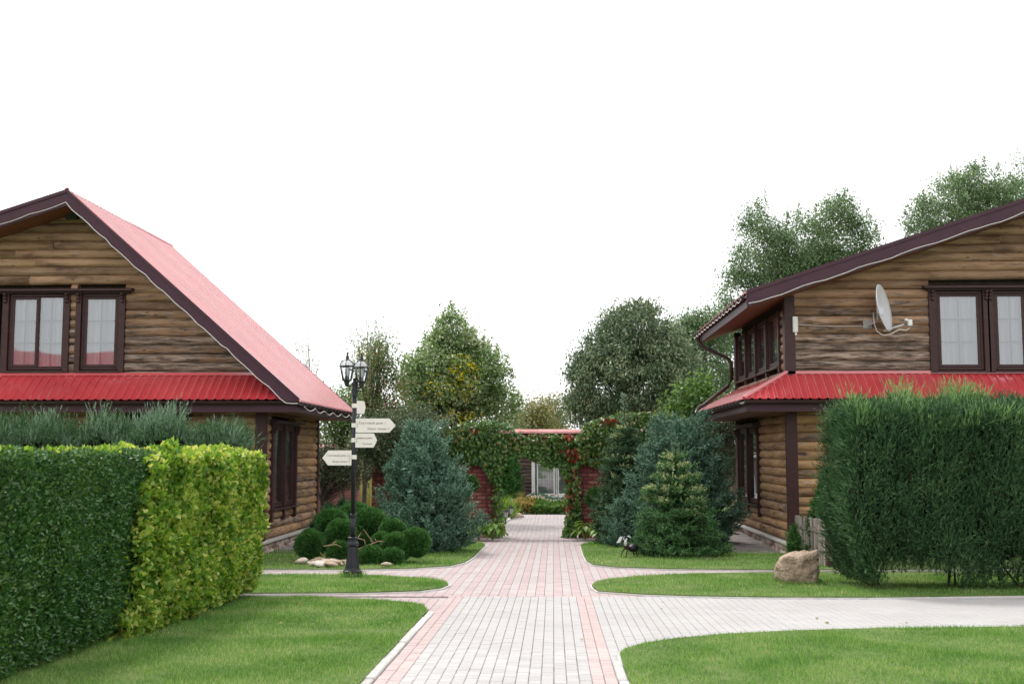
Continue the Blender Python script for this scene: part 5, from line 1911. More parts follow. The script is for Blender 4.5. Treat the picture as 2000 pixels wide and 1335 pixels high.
# ------------------------------------------------------------------ metal animal sculpture
SP = gnd(1228, 1092)
k_ = SP.y / FPX
SCU = thing('animal_sculpture', 'small dark metal animal sculpture with pale floppy ears on the lawn', 'sculpture', (SP.x, SP.y, SP.z + LAWN_H))
gx, gy, gzz = SP.x, SP.y, SP.z + LAWN_H


def sp(dx_, dz_, dy_=0):
    return Vector((gx + dx_ * k_, gy + dy_, gzz + dz_ * k_))


def ellip(c, ax, ay, az, n=10, mats=None, T=None):
    mb = MB()
    prof = [(max(0.02, math.sin(math.pi * i / 7)), -math.cos(math.pi * i / 7)) for i in range(8)]
    mb.lathe(prof, n)
    mb.v = [tuple((T @ Vector((x * ax, y * ay, z * az)) if T is not None else Vector((x * ax, y * ay, z * az))) + c) for x, y, z in mb.v]
    return mb


ellip(sp(10, 17, 0.12), 0.10, 0.20, 0.085, T=Matrix.Rotation(-0.35, 3, 'Z')).build('body', M['iron'], SCU, smooth=True)
ellip(sp(-5, 23, -0.06), 0.055, 0.07, 0.085).build('chest', M['post'], SCU, smooth=True)
ellip(sp(-8, 33, -0.12), 0.048, 0.07, 0.085, T=Matrix.Rotation(0.3, 3, 'X')).build('head', M['iron'], SCU, smooth=True)
ellip(sp(-7, 29, -0.19), 0.032, 0.03, 0.07, T=Matrix.Rotation(0.3, 3, 'X')).build('muzzle', M['white_metal'], SCU, smooth=True)
mb = MB()
mb.prism([sp(-12, 40, -0.14), sp(-17, 40, -0.14), sp(-24, 28, -0.13), sp(-17, 29, -0.15)], (0, 0.012, 0))
mb.build('ear', M['white_metal'], SCU)
mb = MB()
mb.prism([sp(-3, 40, -0.12), sp(-4, 42, -0.12), sp(2, 42, -0.08), sp(5, 37, -0.05), sp(2, 38, -0.08)], (0, 0.012, 0))
mb.build('ear', M['white_metal'], SCU)
for dx_, dy_, c in ((-12, -0.02, -3), (-4, -0.12, -2), (10, 0.25, 2), (15, 0.1, 2)):
    MB().tube([sp(dx_ * 0.7, 16, dy_), sp(dx_ * 1.0 + c * 0.3, 9, dy_), sp(dx_ + c, 0, dy_)], [0.016, 0.012, 0.012], 6).build('leg', M['iron'], SCU)
MB().tube([sp(14, 20, 0.28), sp(19, 15, 0.32), sp(18, 10, 0.33)], 0.008, 5).build('tail', M['iron'], SCU)
for dx_ in (-10.5, -4.5):
    ellip(sp(dx_, 36, -0.185), 0.012, 0.012, 0.014, n=6).build('eye', M['white_plastic'], SCU, smooth=True)

# ------------------------------------------------------------------ hedges
def box_points(n, x0, x1, y0, y1, z0, z1, faces):
    """points and outward normals on chosen faces of a box; faces: dict name->weight"""
    out, nor = [], []
    areas = {'x1': (y1 - y0) * (z1 - z0), 'x0': (y1 - y0) * (z1 - z0), 'y0': (x1 - x0) * (z1 - z0), 'y1': (x1 - x0) * (z1 - z0), 'z1': (x1 - x0) * (y1 - y0)}
    tot = sum(areas[f] * wgt for f, wgt in faces.items())
    for f, wgt in faces.items():
        k = int(n * areas[f] * wgt / tot)
        p = np.stack([RNG.uniform(x0, x1, k), RNG.uniform(y0, y1, k), RNG.uniform(z0, z1, k)], 1)
        q = np.zeros((k, 3))
        ax = 'xyz'.index(f[0])
        val = (x0, y0, z0)[ax] if f[1] == '0' else (x1, y1, z1)[ax]
        p[:, ax] = val
        q[:, ax] = -1 if f[1] == '0' else 1
        out.append(p)
        nor.append(q)
    return np.concatenate(out), np.concatenate(nor)


def leafy_hedge(name, label, x0, x1, y0, y1, z1, n, L, W, mat, bulge, depth, faces, lumps, up=0.35, group=None, fade=None, fade_up=False):
    z0 = gz((y0 + y1) / 2) - 0.02
    H = thing(name, label, 'hedge', ((x0 + x1) / 2, (y0 + y1) / 2, z0), group)
    P, Nn = box_points(n, x0, x1, y0, y1, z0 + 0.10, z1, faces)
    d = (vnoise(P, lumps) - 0.5) * 2 * bulge + (vnoise(P + 9, lumps * 3.1) - 0.5) * bulge
    d -= np.abs(RNG.normal(size=len(P))) * depth
    low = np.clip((z0 + 0.45 - P[:, 2]) / 0.45, 0, 1)
    d -= low * 0.10
    P = P + Nn * d[:, None]
    gy_ = -0.02 * np.minimum(P[:, 1], 30)
    P[:, 2] = np.maximum(P[:, 2], gy_ + 0.05)
    if fade:
        edge = fade + 0.55 * (vnoise(P, 1.3) - 0.5) + 0.5 * (vnoise(P + 3, 5.0) - 0.5) + 0.12 * RNG.normal(size=len(P)) + 0.12 * (P[:, 2] - 0.7)
        keep = (P[:, 1] > edge) if fade_up else (P[:, 1] < edge)
        P, Nn = P[keep], Nn[keep]
    D = Nn * 0.5 + RNG.normal(size=P.shape) * 0.6 + np.array([0, 0, up])
    me = leaf_mesh('foliage', P, D, Nn + 0.8 * RNG.normal(size=P.shape), L * RNG.uniform(0.65, 1.25, len(P)), W * RNG.uniform(0.75, 1.2, len(P)), mat)
    mesh_obj('foliage', me, H)
    c = 0.13
    ya_, yb_ = y0 + c, y1 - c
    if fade:
        ya_, yb_ = (fade + 0.5, yb_) if fade_up else (ya_, fade - 0.5)
    MB().box(x0 + c, x1 - c - 0.06, ya_, yb_, z0 + 0.08, z1 - c).build('shade_core', M['dark_core'], H)  # solid dark core added to block light inside the hedge
    mb = MB()
    for k in range(int((y1 - y0) * 7)):
        yy = random.uniform(y0 + 0.1, y1 - 0.1)
        xx = random.uniform(x0 + 0.15, x1 - 0.12)
        mb.tube([(xx, yy, gz(yy)), (xx + random.uniform(-0.06, 0.06), yy + random.uniform(-0.05, 0.05), gz(yy) + 0.3)], 0.009, 4)
    tag(mb.build('stems', M['bark'], H), kind='stuff')
    return H


leafy_hedge('privet_hedge', 'clipped dark green hedge of small glossy leaves beside the lawn', -5.15, -4.10, 5.0, 12.1, 1.60, 118000, 0.045, 0.020, M['privet'], 0.045, 0.05, {'x1': 1.0, 'z1': 0.5, 'x0': 0.12}, 2.6, fade=12.05)
leafy_hedge('golden_hedge', 'yellow green clipped hedge at the end of the dark hedge', -5.15, -3.92, 10.8, 15.5, 1.575, 70000, 0.066, 0.052, M['gold'], 0.13, 0.09, {'x1': 1.0, 'z1': 0.6, 'y1': 0.7, 'x0': 0.15}, 3.0, up=0.45, fade=11.28, fade_up=True)
n = 500
P = np.stack([RNG.uniform(-4.5, -4.08, n), RNG.uniform(7, 11.6, n), 1.60 + RNG.random(n) * 0.03], 1)
P = P[vnoise(P * np.array([1, 1, 0]), 2.6) > 0.62]
D = RNG.normal(size=P.shape) * 0.5 + np.array([0.2, 0, 1])
tag(mesh_obj('golden_sprouts', leaf_mesh('golden_sprouts', P, D, rdir(len(P)), 0.055, 0.035, M['gold'])), 'yellow young leaves poking from the top of the dark hedge', kind='stuff')


def juniper_row(name, label, x0, x1, y0, y1, z0, z1, n, mat, mat_top, ntop, tophi, stems=True, faces=None, bulge=0.22):
    H = thing(name, label, 'hedge', ((x0 + x1) / 2, (y0 + y1) / 2, z0))
    faces = faces or {'y0': 1.0, 'x0': 1.2, 'x1': 0.4, 'z1': 0.8, 'y1': 0.25}
    P, Nn = box_points(n, x0, x1, y0, y1, z0 + 0.02, z1, faces)
    Q = P * np.array([1, 1, 0.7])
    d = (vnoise(Q, 1.9) - 0.5) * 2 * bulge + (vnoise(Q + 5, 4.6) - 0.5) * bulge * 1.2 - np.abs(RNG.normal(size=len(P))) * 0.07
    low = np.clip((z0 + 0.8 - P[:, 2]) / 0.8, 0, 1)
    d = d - low ** 2 * 0.20
    holes = (vnoise(P * np.array([1, 0, 0]), 1.7) < 0.26) & (P[:, 2] < z0 + 0.2)
    P = (P + Nn * d[:, None])[~holes]
    Nn = Nn[~holes]
    D = Nn * 0.55 + RNG.normal(size=P.shape) * 0.42 + np.array([0, 0, 0.85])
    me = sprig_mesh('foliage', P, D, RNG.uniform(0.12, 0.28, len(P)), 10, 0.075, 0.0145, 0.40, mat, lift=0.25, nrm=Nn * 0.7 + np.array([0, 0, 0.6]))
    mesh_obj('foliage', me, H)
    # young upright plumes along the top
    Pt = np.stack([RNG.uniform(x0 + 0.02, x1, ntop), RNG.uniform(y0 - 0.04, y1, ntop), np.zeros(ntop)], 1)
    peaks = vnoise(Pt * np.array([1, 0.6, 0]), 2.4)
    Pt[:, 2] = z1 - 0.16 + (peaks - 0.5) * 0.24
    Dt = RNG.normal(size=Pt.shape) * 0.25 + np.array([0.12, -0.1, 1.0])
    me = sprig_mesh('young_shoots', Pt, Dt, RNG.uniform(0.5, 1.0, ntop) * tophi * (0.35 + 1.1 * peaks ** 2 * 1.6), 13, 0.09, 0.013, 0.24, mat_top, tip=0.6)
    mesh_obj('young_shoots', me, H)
    k = int((x1 - x0) * 2600)
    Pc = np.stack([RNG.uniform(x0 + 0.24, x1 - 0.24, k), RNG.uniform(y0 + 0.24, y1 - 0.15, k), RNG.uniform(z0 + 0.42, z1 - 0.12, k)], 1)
    mesh_obj('inner_fill', leaf_mesh('inner_fill', Pc, rdir(k) + np.array([0, 0, 0.5]), rdir(k), 0.2, 0.07, M['dark_core']), H)  # dark filler blades added to close the inside against light
    if stems:
        mb = MB()
        k = 0
        xx = x0 + 0.45
        while xx < x1:
            for j in range(4):
                a = random.uniform(0, 6.28)
                r = random.uniform(0.1, 0.55)
                bx_ = xx + random.uniform(-0.12, 0.12)
                by_ = (y0 + y1) / 2 + random.uniform(-0.2, 0.1)
                mb.tube([(bx_, by_, z0 - 0.05), (bx_ + r * 0.4 * math.cos(a), by_ + r * 0.5 * math.sin(a), z0 + 0.2), (bx_ + r * math.cos(a), by_ + r * math.sin(a), z0 + 0.65)], [0.018, 0.013, 0.006], 4)
            xx += random.uniform(0.8, 1.1)
        tag(mb.build('stems', M['bark'], H), kind='stuff')
    return H


hz0 = gz(16.4) + LAWN_H
juniper_row('juniper_hedge', 'tall dense dark green juniper hedge in front of the right log house', 4.20, 9.4, 16.3, 17.75, hz0, 2.12, 18500, M['juniper'], M['juniper_top'], 5600, 0.36, bulge=0.13)
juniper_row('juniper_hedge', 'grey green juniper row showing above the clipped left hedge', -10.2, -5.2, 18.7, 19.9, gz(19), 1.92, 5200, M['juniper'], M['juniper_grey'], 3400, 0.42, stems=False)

# ------------------------------------------------------------------ conifers
def conifer(name, label, base, h, prof, nclump, per, slen, nb, bl, bw, mat, cat='conifer', group=None, spread=0.5, lift=0.2, upd=0.35, cr=0.12, flat=1.0, tips=None, leader=None, trunk=0.05, tiers=0, tipz=(0.3, 0.95), shell=0.72, core=True, plume=0.0, rag=0.0):
    """prof(t) radius at height fraction t; clumps of feathery shoots near the envelope"""
    T_ = thing(name, label, cat, base, group)
    b = np.array(base)
    # clump centres, more where the envelope is wide
    cen, out = [], []
    ga = RNG.uniform(0, 6.283)
    while len(cen) < nclump:
        t = RNG.random()
        if tiers:
            t = (math.floor(t * tiers) + 0.5 + RNG.normal() * 0.09) / tiers
        if not 0 <= t <= 1:
            continue
        R = prof(t)
        if RNG.random() > R / max(prof(0.1), prof(0.25), prof(0.4)) + 0.04:
            continue
        ga = ga + 2.39996 + RNG.normal() * 0.25
        a = ga
        rr = R * (shell + (1 - shell) * RNG.random() ** 0.5 * 1.1)
        rr *= (0.92 + 0.13 * math.sin(a * 3 + t * 9)) * RNG.uniform(1 - rag, 1 + rag)
        c = np.array([rr * math.cos(a), rr * math.sin(a), t * h])
        cen.append(c)
        out.append(np.array([math.cos(a), math.sin(a), upd]))
    cen, out = np.array(cen), np.array(out)
    ax = unit(out + 0.35 * RNG.normal(size=out.shape) * np.array([1, 1, 0.5]))
    tl_ = RNG.random((nclump * per, 1)) ** 0.8
    P = np.repeat(cen, per, 0) + np.repeat(ax, per, 0) * (tl_ - 0.35) * plume + RNG.normal(size=(nclump * per, 3)) * cr * (1.15 - 0.85 * tl_) * np.array([1, 1, flat])
    O = np.repeat(out, per, 0)
    P[:, 2] = np.maximum(P[:, 2], 0.04)
    D = np.repeat(ax, per, 0) + RNG.normal(size=P.shape) * 0.4
    L = RNG.uniform(0.6, 1.2, len(P)) * slen
    NO = O * np.array([1, 1, 0]) * 0.6 + (P - np.repeat(cen, per, 0)) / cr * 0.5 + np.array([0, 0, 0.75])
    mesh_obj('foliage', sprig_mesh('foliage', P + b, D, L, nb, bl, bw, spread, mat, lift=lift, nrm=NO), T_)
    if tips:
        matt, frac, tl = tips
        sel = (RNG.random(nclump) < frac) & (cen[:, 2] / h > tipz[0]) & (cen[:, 2] / h < tipz[1])
        c2, o2 = cen[sel], out[sel]
        k = 15
        P2 = np.repeat(c2 + o2 * np.array([slen * 0.55, slen * 0.55, 0]) + np.array([0, 0, slen * 0.35]), k, 0) + RNG.normal(size=(len(c2) * k, 3)) * cr * 0.62 * np.array([1, 1, 0.5])
        D2 = np.repeat(o2, k, 0) + RNG.normal(size=P2.shape) * 0.4 + np.array([0, 0, 0.5])
        mesh_obj('pale_tips', sprig_mesh('pale_tips', P2 + b, D2, RNG.uniform(0.6, 1.1, len(P2)) * tl, nb, bl * 0.9, bw * 1.25, spread, matt, nrm=np.repeat(o2, k, 0) + np.array([0, 0, 0.8])), T_)
    if core:
        k = 3200
        tt = RNG.random(k) ** 1.3 * 0.93
        aa = RNG.uniform(0, 6.283, k)
        rr = np.array([prof(x) for x in tt]) * 0.86 * RNG.random(k) ** 0.4
        Pc = np.stack([rr * np.cos(aa), rr * np.sin(aa), np.maximum(0.05, tt * h)], 1)
        mesh_obj('inner_fill', leaf_mesh('inner_fill', Pc + b, rdir(k) + np.array([0, 0, 0.3]), rdir(k), 0.07 * h, 0.028 * h, mat), T_)
    mb = MB()
    top = h * (1.0 if leader is None else leader)
    mb.tube([(base[0], base[1], base[2] - 0.05), (base[0] + 0.02, base[1], base[2] + h * 0.5), (base[0], base[1], base[2] + top)], [trunk, trunk * 0.6, 0.008], 7)
    for c in cen[:: max(1, nclump // 110)]:
        e = Vector(c) + Vector(base)
        s = Vector((base[0], base[1], base[2] + max(0.05, c[2] - 0.28 * math.hypot(c[0], c[1]))))
        mb.tube([s, s.lerp(e, 0.6) + Vector((0, 0, -0.02)), e], [0.014, 0.009, 0.004], 4)
    mb.build('trunk', M['bark'], T_)
    if leader:
        # bare leading shoot with a few whorled twigs
        P3, D3 = [], []
        for k in range(46):
            zz = RNG.uniform(h * 0.98, h * leader)
            a = RNG.uniform(0, 6.283)
            P3.append((0, 0, zz))
            D3.append((math.cos(a), math.sin(a), 0.9))
        mesh_obj('leading_shoot', sprig_mesh('leading_shoot', np.array(P3) + b, np.array(D3), 0.11 * h / 2.5, 7, bl * 1.2, bw * 1.2, 0.5, M['juniper_grey']), T_)
    return T_


def g3(u, v, off=LAWN_H):
    p = gnd(u, v)
    return (p.x, p.y, p.z + off)


# blue spruce on the left
BS = g3(833, 1079)
conifer('blue_spruce', 'broad blue green spruce left of the brick gate', BS, 2.55, lambda t: 0.90 * (0.84 + 0.28 * math.sin(min(t, 0.5) * math.pi)) * (1 - max(0, t - 0.14) / 0.89) ** 0.72 + 0.03, 280, 34, 0.11, 10, 0.052, 0.021, M['blue_spruce'], 'spruce', plume=0.46, rag=0.16, spread=0.6, upd=0.75, cr=0.075, trunk=0.06, shell=0.7)
# right group
GS = g3(1322, 1088)
conifer('golden_spruce', 'spruce with golden yellow tips in front of the other conifers', GS, 2.05, lambda t: 0.82 * (1 - t) ** 0.88 * (0.84 - 0.26 * math.cos(t * 56.5)) + 0.02, 270, 22, 0.10, 11, 0.044, 0.018, M['young_spruce'], 'spruce', plume=0.30, rag=0.12, spread=0.6, upd=0.28, cr=0.065, flat=0.42, tips=(M['gold_tip'], 0.8, 0.12), tiers=9, tipz=(0.40, 0.95), trunk=0.05, leader=1.07)
TF = (at(1222, 1046, 27.5).x, 27.5, gz(27.5) + LAWN_H)
conifer('dark_fir', 'tall narrow dark fir with bare leading shoot beside the gate pillar', TF, 2.75, lambda t: 0.80 * (1 - t) ** 0.7 * (0.82 + 0.18 * math.cos(t * 62)) + 0.03, 320, 19, 0.12, 11, 0.050, 0.019, M['dark_fir'], 'fir', plume=0.28, rag=0.14, spread=0.55, upd=0.15, cr=0.08, flat=0.45, tips=(M['gold_tip'], 0.13, 0.11), tiers=12, tipz=(0.45, 1.0), leader=1.27, trunk=0.05)
BR = (at(1335, 1050, 26.3).x, 26.3, gz(26.3) + LAWN_H)
conifer('blue_spruce', 'tall blue green spruce behind the golden tipped spruce', BR, 2.85, lambda t: 0.98 * (0.8 + 0.3 * math.sin(min(t, 0.5) * math.pi)) * (1 - max(0, t - 0.2) / 0.85) ** 0.66 + 0.06, 280, 34, 0.13, 10, 0.058, 0.023, M['blue_spruce'], 'spruce', plume=0.55, rag=0.18, spread=0.6, upd=0.7, cr=0.08, trunk=0.06, shell=0.66)
JS = g3(1232, 1070)
conifer('juniper_shrub', 'low blue green juniper shrub behind the metal sculpture', JS, 0.95, lambda t: 0.46 * (1 - t) ** 0.5 + 0.03, 60, 30, 0.11, 10, 0.050, 0.020, M['blue_spruce'], 'juniper', plume=0.40, rag=0.2, spread=0.6, upd=0.8, cr=0.06, trunk=0.02)
# small cones by the right house
C1 = (at(1552, 1090, 21.7).x, 21.7, gz(21.7) + LAWN_H)
conifer('small_thuja', 'little conical thuja standing before the board fence', C1, 0.66, lambda t: 0.085 * (1 - t) ** 0.6 * (0.7 + 0.5 * min(1, t * 4)) + 0.01, 70, 16, 0.05, 8, 0.032, 0.014, M['thuja'], 'thuja', spread=0.6, upd=0.6, cr=0.035, trunk=0.012)
C2_ = (at(1624, 1000, 21.9).x, 21.9, gz(21.9))
conifer('thuja_cone', 'dark rounded thuja cone between house corner and juniper hedge', C2_, 1.72, lambda t: 0.48 * (1 - t) ** 0.6 + 0.02, 260, 18, 0.08, 9, 0.045, 0.018, M['thuja'], 'thuja', spread=0.6, upd=0.6, cr=0.05, trunk=0.03)


def pompom(parent, c, r, n, mat, squash=0.92):
    P = rdir(n)
    d = P.copy()
    rr = r * (0.60 + 0.34 * vnoise(P * 2 + np.array(c), 1.5) + 0.16 * vnoise(P * 2 + np.array(c) * 3, 4.0) + 0.10 * RNG.random(n))
    P = P * rr[:, None] * np.array([1, 1, squash]) + np.array(c)
    D = d + RNG.normal(size=P.shape) * 0.35 + np.array([0, 0, 0.25])
    o = mesh_obj('pompom', sprig_mesh('pompom', P, D, r * 0.34, 6, 0.055, 0.013, 0.42, mat, nrm=d * 0.4 + np.array([0, 0, 0.4]) + RNG.normal(size=d.shape) * 0.5), parent)
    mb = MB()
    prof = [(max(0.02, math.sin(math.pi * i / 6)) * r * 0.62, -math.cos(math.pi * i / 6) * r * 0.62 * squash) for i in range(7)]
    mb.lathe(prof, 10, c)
    mb.build('shade_core', M['dark_core'], o, smooth=True)  # solid core, the inner shade of the ball put into its colour


CP = g3(690, 1092)
CPT = thing('cloud_pruned_pine', 'cloud pruned evergreen with round pompoms on bare branches behind the lamp post', 'topiary', CP)
balls = [(606, 1062, 27, 21.2), (664, 1079, 22, 21.1), (723, 1087, 21, 20.75), (766, 1091, 20, 20.75), (772, 1068, 28, 21.2), (811, 1058, 27, 21.3), (665, 1041, 26, 21.4), (648, 1024, 30, 22.0), (722, 1028, 36, 22.2), (768, 1038, 24, 21.7), (745, 1056, 16, 21.3), (690, 1015, 34, 22.5), (700, 1055, 18, 21.9)]
ctr = Vector((CP[0], CP[1] + 0.3, CP[2]))
mb = MB()
mb.tube([ctr + Vector((0, 0, -0.1)), ctr + Vector((0.03, 0, 0.2)), ctr + Vector((0.0, 0.05, 0.42))], [0.05, 0.045, 0.035], 7)
mb.build('trunk', M['branch'], CPT, smooth=True)
for u, v, r, yy in balls:
    c = at(u, v, yy)
    rad = r * yy / FPX * 0.83
    pompom(CPT, tuple(c), rad, int(500 + 19000 * rad * rad * 4), M['thuja'])
    s = ctr + Vector((0, 0, random.uniform(0.18, 0.4)))
    m1 = s.lerp(c, 0.5) + Vector((0, 0, random.uniform(0.0, 0.08)))
    MB().tube([s, m1, c], [0.022, 0.016, 0.01], 5).build('branch', M['branch'], CPT, smooth=True)
for pts in (((690, 1075, 20.9), (740, 1056, 20.7), (752, 1058, 20.7)), ((697, 1050, 20.8), (712, 1054, 20.8), (714, 1066, 20.8)), ((710, 1033, 20.8), (728, 1058, 20.8), (724, 1066, 20.8)), ((700, 1048, 20.85), (709, 1034, 20.8)),
            ((632, 1066, 20.7), (655, 1062, 20.7), (668, 1068, 20.8)), ((625, 1078, 20.6), (636, 1090, 20.6), (647, 1089, 20.6)), ((734, 1055, 20.7), (732, 1049, 20.7)), ((650, 1060, 20.7), (660, 1055, 20.7))):
    MB().tube([at(*p) for p in pts], [0.010] * (len(pts) - 1) + [0.004], 5).build('bare_branch', M['branch'], CPT, smooth=True)
GB = (at(668, 1010, 24.5).x, 24.5, gz(24.5) + LAWN_H)
conifer('globe_thuja', 'large rounded dark thuja behind the pompom evergreen', GB, 1.0, lambda t: 0.62 * math.sqrt(max(0.0, 1 - (t * 1.0) ** 2.2)) + 0.02, 300, 18, 0.09, 9, 0.045, 0.018, M['juniper'], 'thuja', spread=0.6, upd=0.6, cr=0.05, trunk=0.03)
for i, (u, v, yy, r, lb) in enumerate(((917, 945, 29.6, 0.19, 'round green topiary ball before the left brick pillar'), (1163, 972, 29.6, 0.22, 'green topiary ball on slim stem by the right brick pillar'))):
    c = at(u, v, yy)
    t_ = thing('topiary_ball', lb, 'topiary', (c.x, yy, gz(yy)))
    pompom(t_, tuple(c), r, 1100, M['thuja'])
    MB().tube([(c.x, yy, gz(yy)), (c.x + 0.03, yy, c.z)], 0.018, 6).build('stem', M['branch'], t_)

# ------------------------------------------------------------------ broadleaf trees
def broad_tree(name, label, base, blobs, nclump, per, cr, L, W, mat, bark, trunk_r=0.1, trunk_top=None, droop=0.3, cat='tree', group=None, patches=None, limb=1.0, bias=0.5, extra=None, whitewash=0.0, spread=(1, 1, 0.8)):
    """blobs: (cx,cy,cz,rx,ry,rz) in world; leaves in clumps near the blob shells, limbs from the trunk to the clumps"""
    T_ = thing(name, label, cat, base, group)
    vol = np.array([b[3] * b[4] * b[5] for b in blobs]) ** 0.75
    vol = vol / vol.sum()
    idx = RNG.choice(len(blobs), nclump, p=vol)
    B = np.array(blobs)[idx]
    rr = (bias + (1 - bias) * RNG.random(nclump)) ** 0.7
    dirs = rdir(nclump)
    Cn = B[:, :3] + dirs * rr[:, None] * B[:, 3:]
    Cn[:, 2] = np.maximum(Cn[:, 2], base[2] + 0.25)
    P = np.repeat(Cn, per, 0) + RNG.normal(size=(nclump * per, 3)) * cr * np.array(spread)
    O = np.repeat(dirs, per, 0)
    D = O * 0.4 + RNG.normal(size=P.shape) * 0.6 - np.array([0, 0, droop])
    Nn = RNG.normal(size=P.shape) * 0.7 + np.array([0, -0.2, 0.8])
    Lr = L * RNG.uniform(0.65, 1.25, len(P))
    Wr = W * RNG.uniform(0.75, 1.2, len(P))
    sel = np.zeros(len(P), bool)
    if patches:
        for (c, r, m_, frac) in patches:
            k = (np.linalg.norm((P - np.array(c)) / np.array(r), axis=1) < 1) & (RNG.random(len(P)) < frac) & ~sel
            if k.any():
                mesh_obj('turned_leaves', leaf_mesh('turned_leaves', P[k], D[k], Nn[k], Lr[k], Wr[k], m_), T_)
            sel |= k
    q = ~sel
    mesh_obj('crown', leaf_mesh('crown', P[q], D[q], Nn[q], Lr[q], Wr[q], mat), T_)
    mb = MB()
    tt = trunk_top if trunk_top is not None else max(b[2] for b in blobs)
    bx_, by_, bz_ = base
    tx = sum(b[0] for b in blobs) / len(blobs)
    ty = sum(b[1] for b in blobs) / len(blobs)
    spine = []
    for k in range(6):
        t = k / 5
        spine.append(Vector((bx_ + (tx - bx_) * t ** 1.5 + 0.05 * math.sin(k * 2.1), by_ + (ty - by_) * t ** 1.5, bz_ - 0.05 + (tt - bz_) * t)))
    mb.tube(spine, [trunk_r * (1 - 0.85 * k / 5) for k in range(6)], 8)
    step = max(1, int(nclump / (90 * limb)))
    for c in Cn[::step]:
        e = Vector(c)
        hgt = (e.z - bz_) / max(0.1, (tt - bz_))
        t = min(0.95, max(0.2, hgt * 0.72 - 0.05))
        f = t * 5
        k = min(4, int(f))
        s = spine[k].lerp(spine[k + 1], f - k)
        md = s.lerp(e, 0.55) + Vector((0, 0, 0.12 * (e - s).length * (0.5 - droop * 0.4)))
        r0 = trunk_r * (1 - 0.85 * t) * 0.5
        mb.tube([s, md, e], [r0, r0 * 0.5, 0.006], 5)
    mb.build('trunk', bark, T_, smooth=True)
    if whitewash:
        MB().tube([spine[0], spine[0].lerp(spine[1], min(1, whitewash / ((tt - bz_) / 5)))], trunk_r * 1.06, 8).build('limewash', M['limewash'], T_, smooth=True)
    if extra:
        extra(T_)
    return T_


def bl(u, v, y, ru, rv, ry=None):
    """ellipsoid blob seen at pixel u,v at depth y with pixel radii"""
    c = at(u, v, y)
    k = y / FPX
    return (c.x, c.y, c.z, ru * k, (ry if ry else ru) * k, rv * k)


# light-leaved tree behind the left half of the gate
Y1 = 37.0
mb1 = [bl(890, 758, Y1, 92, 70), bl(845, 722, Y1, 52, 66), bl(938, 735, Y1, 48, 70), bl(880, 655, Y1, 26, 60), bl(862, 680, Y1, 22, 45), bl(915, 672, Y1, 20, 42), bl(900, 705, Y1, 46, 55), bl(980, 790, Y1, 35, 40), bl(820, 770, Y1, 45, 60)]
yc = at(905, 735, Y1 - 1.0)
yc2 = at(850, 765, Y1 - 1)
broad_tree('poplar_tree', 'bushy light green tree with yellow patches behind the left gate pillar', (at(890, 900, Y1).x, Y1, -0.6), mb1, 560, 74, 0.165, 0.11, 0.068, M['maple'], M['bark'], 0.13, at(880, 625, Y1).z, droop=0.15,
           patches=[(tuple(yc), (0.55, 1.2, 0.75), M['yellow'], 0.28), (tuple(yc2), (0.45, 1.2, 0.6), M['yellow'], 0.2), (tuple(at(895, 815, Y1 - 1)), (0.8, 1.2, 0.25), M['yellow'], 0.4)])
# spire shoots at its top
# drooping tree on the right
Y2 = 38.0
mb2 = [bl(1230, 740, Y2, 120, 95), bl(1235, 665, Y2, 82, 75), bl(1165, 760, Y2, 62, 80), bl(1300, 735, Y2, 72, 95), bl(1258, 625, Y2, 32, 38), bl(1180, 690, Y2, 48, 50), bl(1130, 800, Y2, 32, 40)]
broad_tree('cherry_tree', 'wide dark tree with drooping leaves behind the right gate pillar', (at(1240, 900, Y2).x, Y2, -0.6), mb2, 700, 66, 0.18, 0.135, 0.055, M['cherry'], M['bark'], 0.16, at(1240, 620, Y2).z, droop=0.85, bias=0.55)
# birches on the right
Y3 = 43.0
mb3 = [bl(1335, 690, Y3, 45, 75), bl(1320, 750, Y3, 55, 80), bl(1390, 720, Y3, 45, 90), bl(1385, 640, Y3, 36, 42), bl(1352, 650, Y3, 36, 42), bl(1365, 780, Y3, 50, 50)]
broad_tree('birch_tree', 'slender birch between the drooping tree and the right house', (at(1350, 900, Y3).x, Y3, -0.6), mb3, 620, 62, 0.19, 0.095, 0.055, M['birch'], M['bark_pale'], 0.1, at(1340, 620, Y3).z, droop=0.6)
Y4 = 46.0
mb4 = [bl(1490, 500, Y4, 60, 90), bl(1475, 430, Y4, 28, 45), bl(1570, 490, Y4, 70, 85), bl(1630, 465, Y4, 55, 80), bl(1440, 580, Y4, 40, 80), bl(1680, 460, Y4, 28, 50), bl(1460, 700, Y4, 60, 90), bl(1540, 600, Y4, 80, 80), bl(1420, 640, Y4, 30, 60), bl(1640, 420, Y4, 30, 40), bl(1650, 560, Y4, 60, 70), bl(1400, 760, Y4, 30, 60), bl(1530, 520, Y4, 60, 60), bl(1600, 540, Y4, 70, 60), bl(1500, 600, Y4, 60, 60), bl(1690, 480, Y4, 25, 40)]
broad_tree('birch_tree', 'broad tall birch rising above the left slope of the right roof', (at(1530, 900, Y4).x, Y4, -0.6), mb4, 1150, 66, 0.21, 0.105, 0.06, M['birch'], M['bark_pale'], 0.2, at(1545, 470, Y4).z, droop=0.65, bias=0.45, limb=1.2)
Y5 = 42.0
mb5 = [bl(1870, 410, Y5, 75, 70), bl(1830, 440, Y5, 55, 60), bl(1905, 365, Y5, 55, 45), bl(1940, 430, Y5, 70, 70), bl(1795, 450, Y5, 30, 30), bl(1990, 400, Y5, 40, 60)]
broad_tree('birch_tree', 'windswept birch above the upper slope of the right roof', (at(1880, 900, Y5).x, Y5, -0.6), mb5, 520, 60, 0.19, 0.095, 0.053, M['birch'], M['bark_pale'], 0.16, at(1900, 340, Y5).z, droop=0.6)
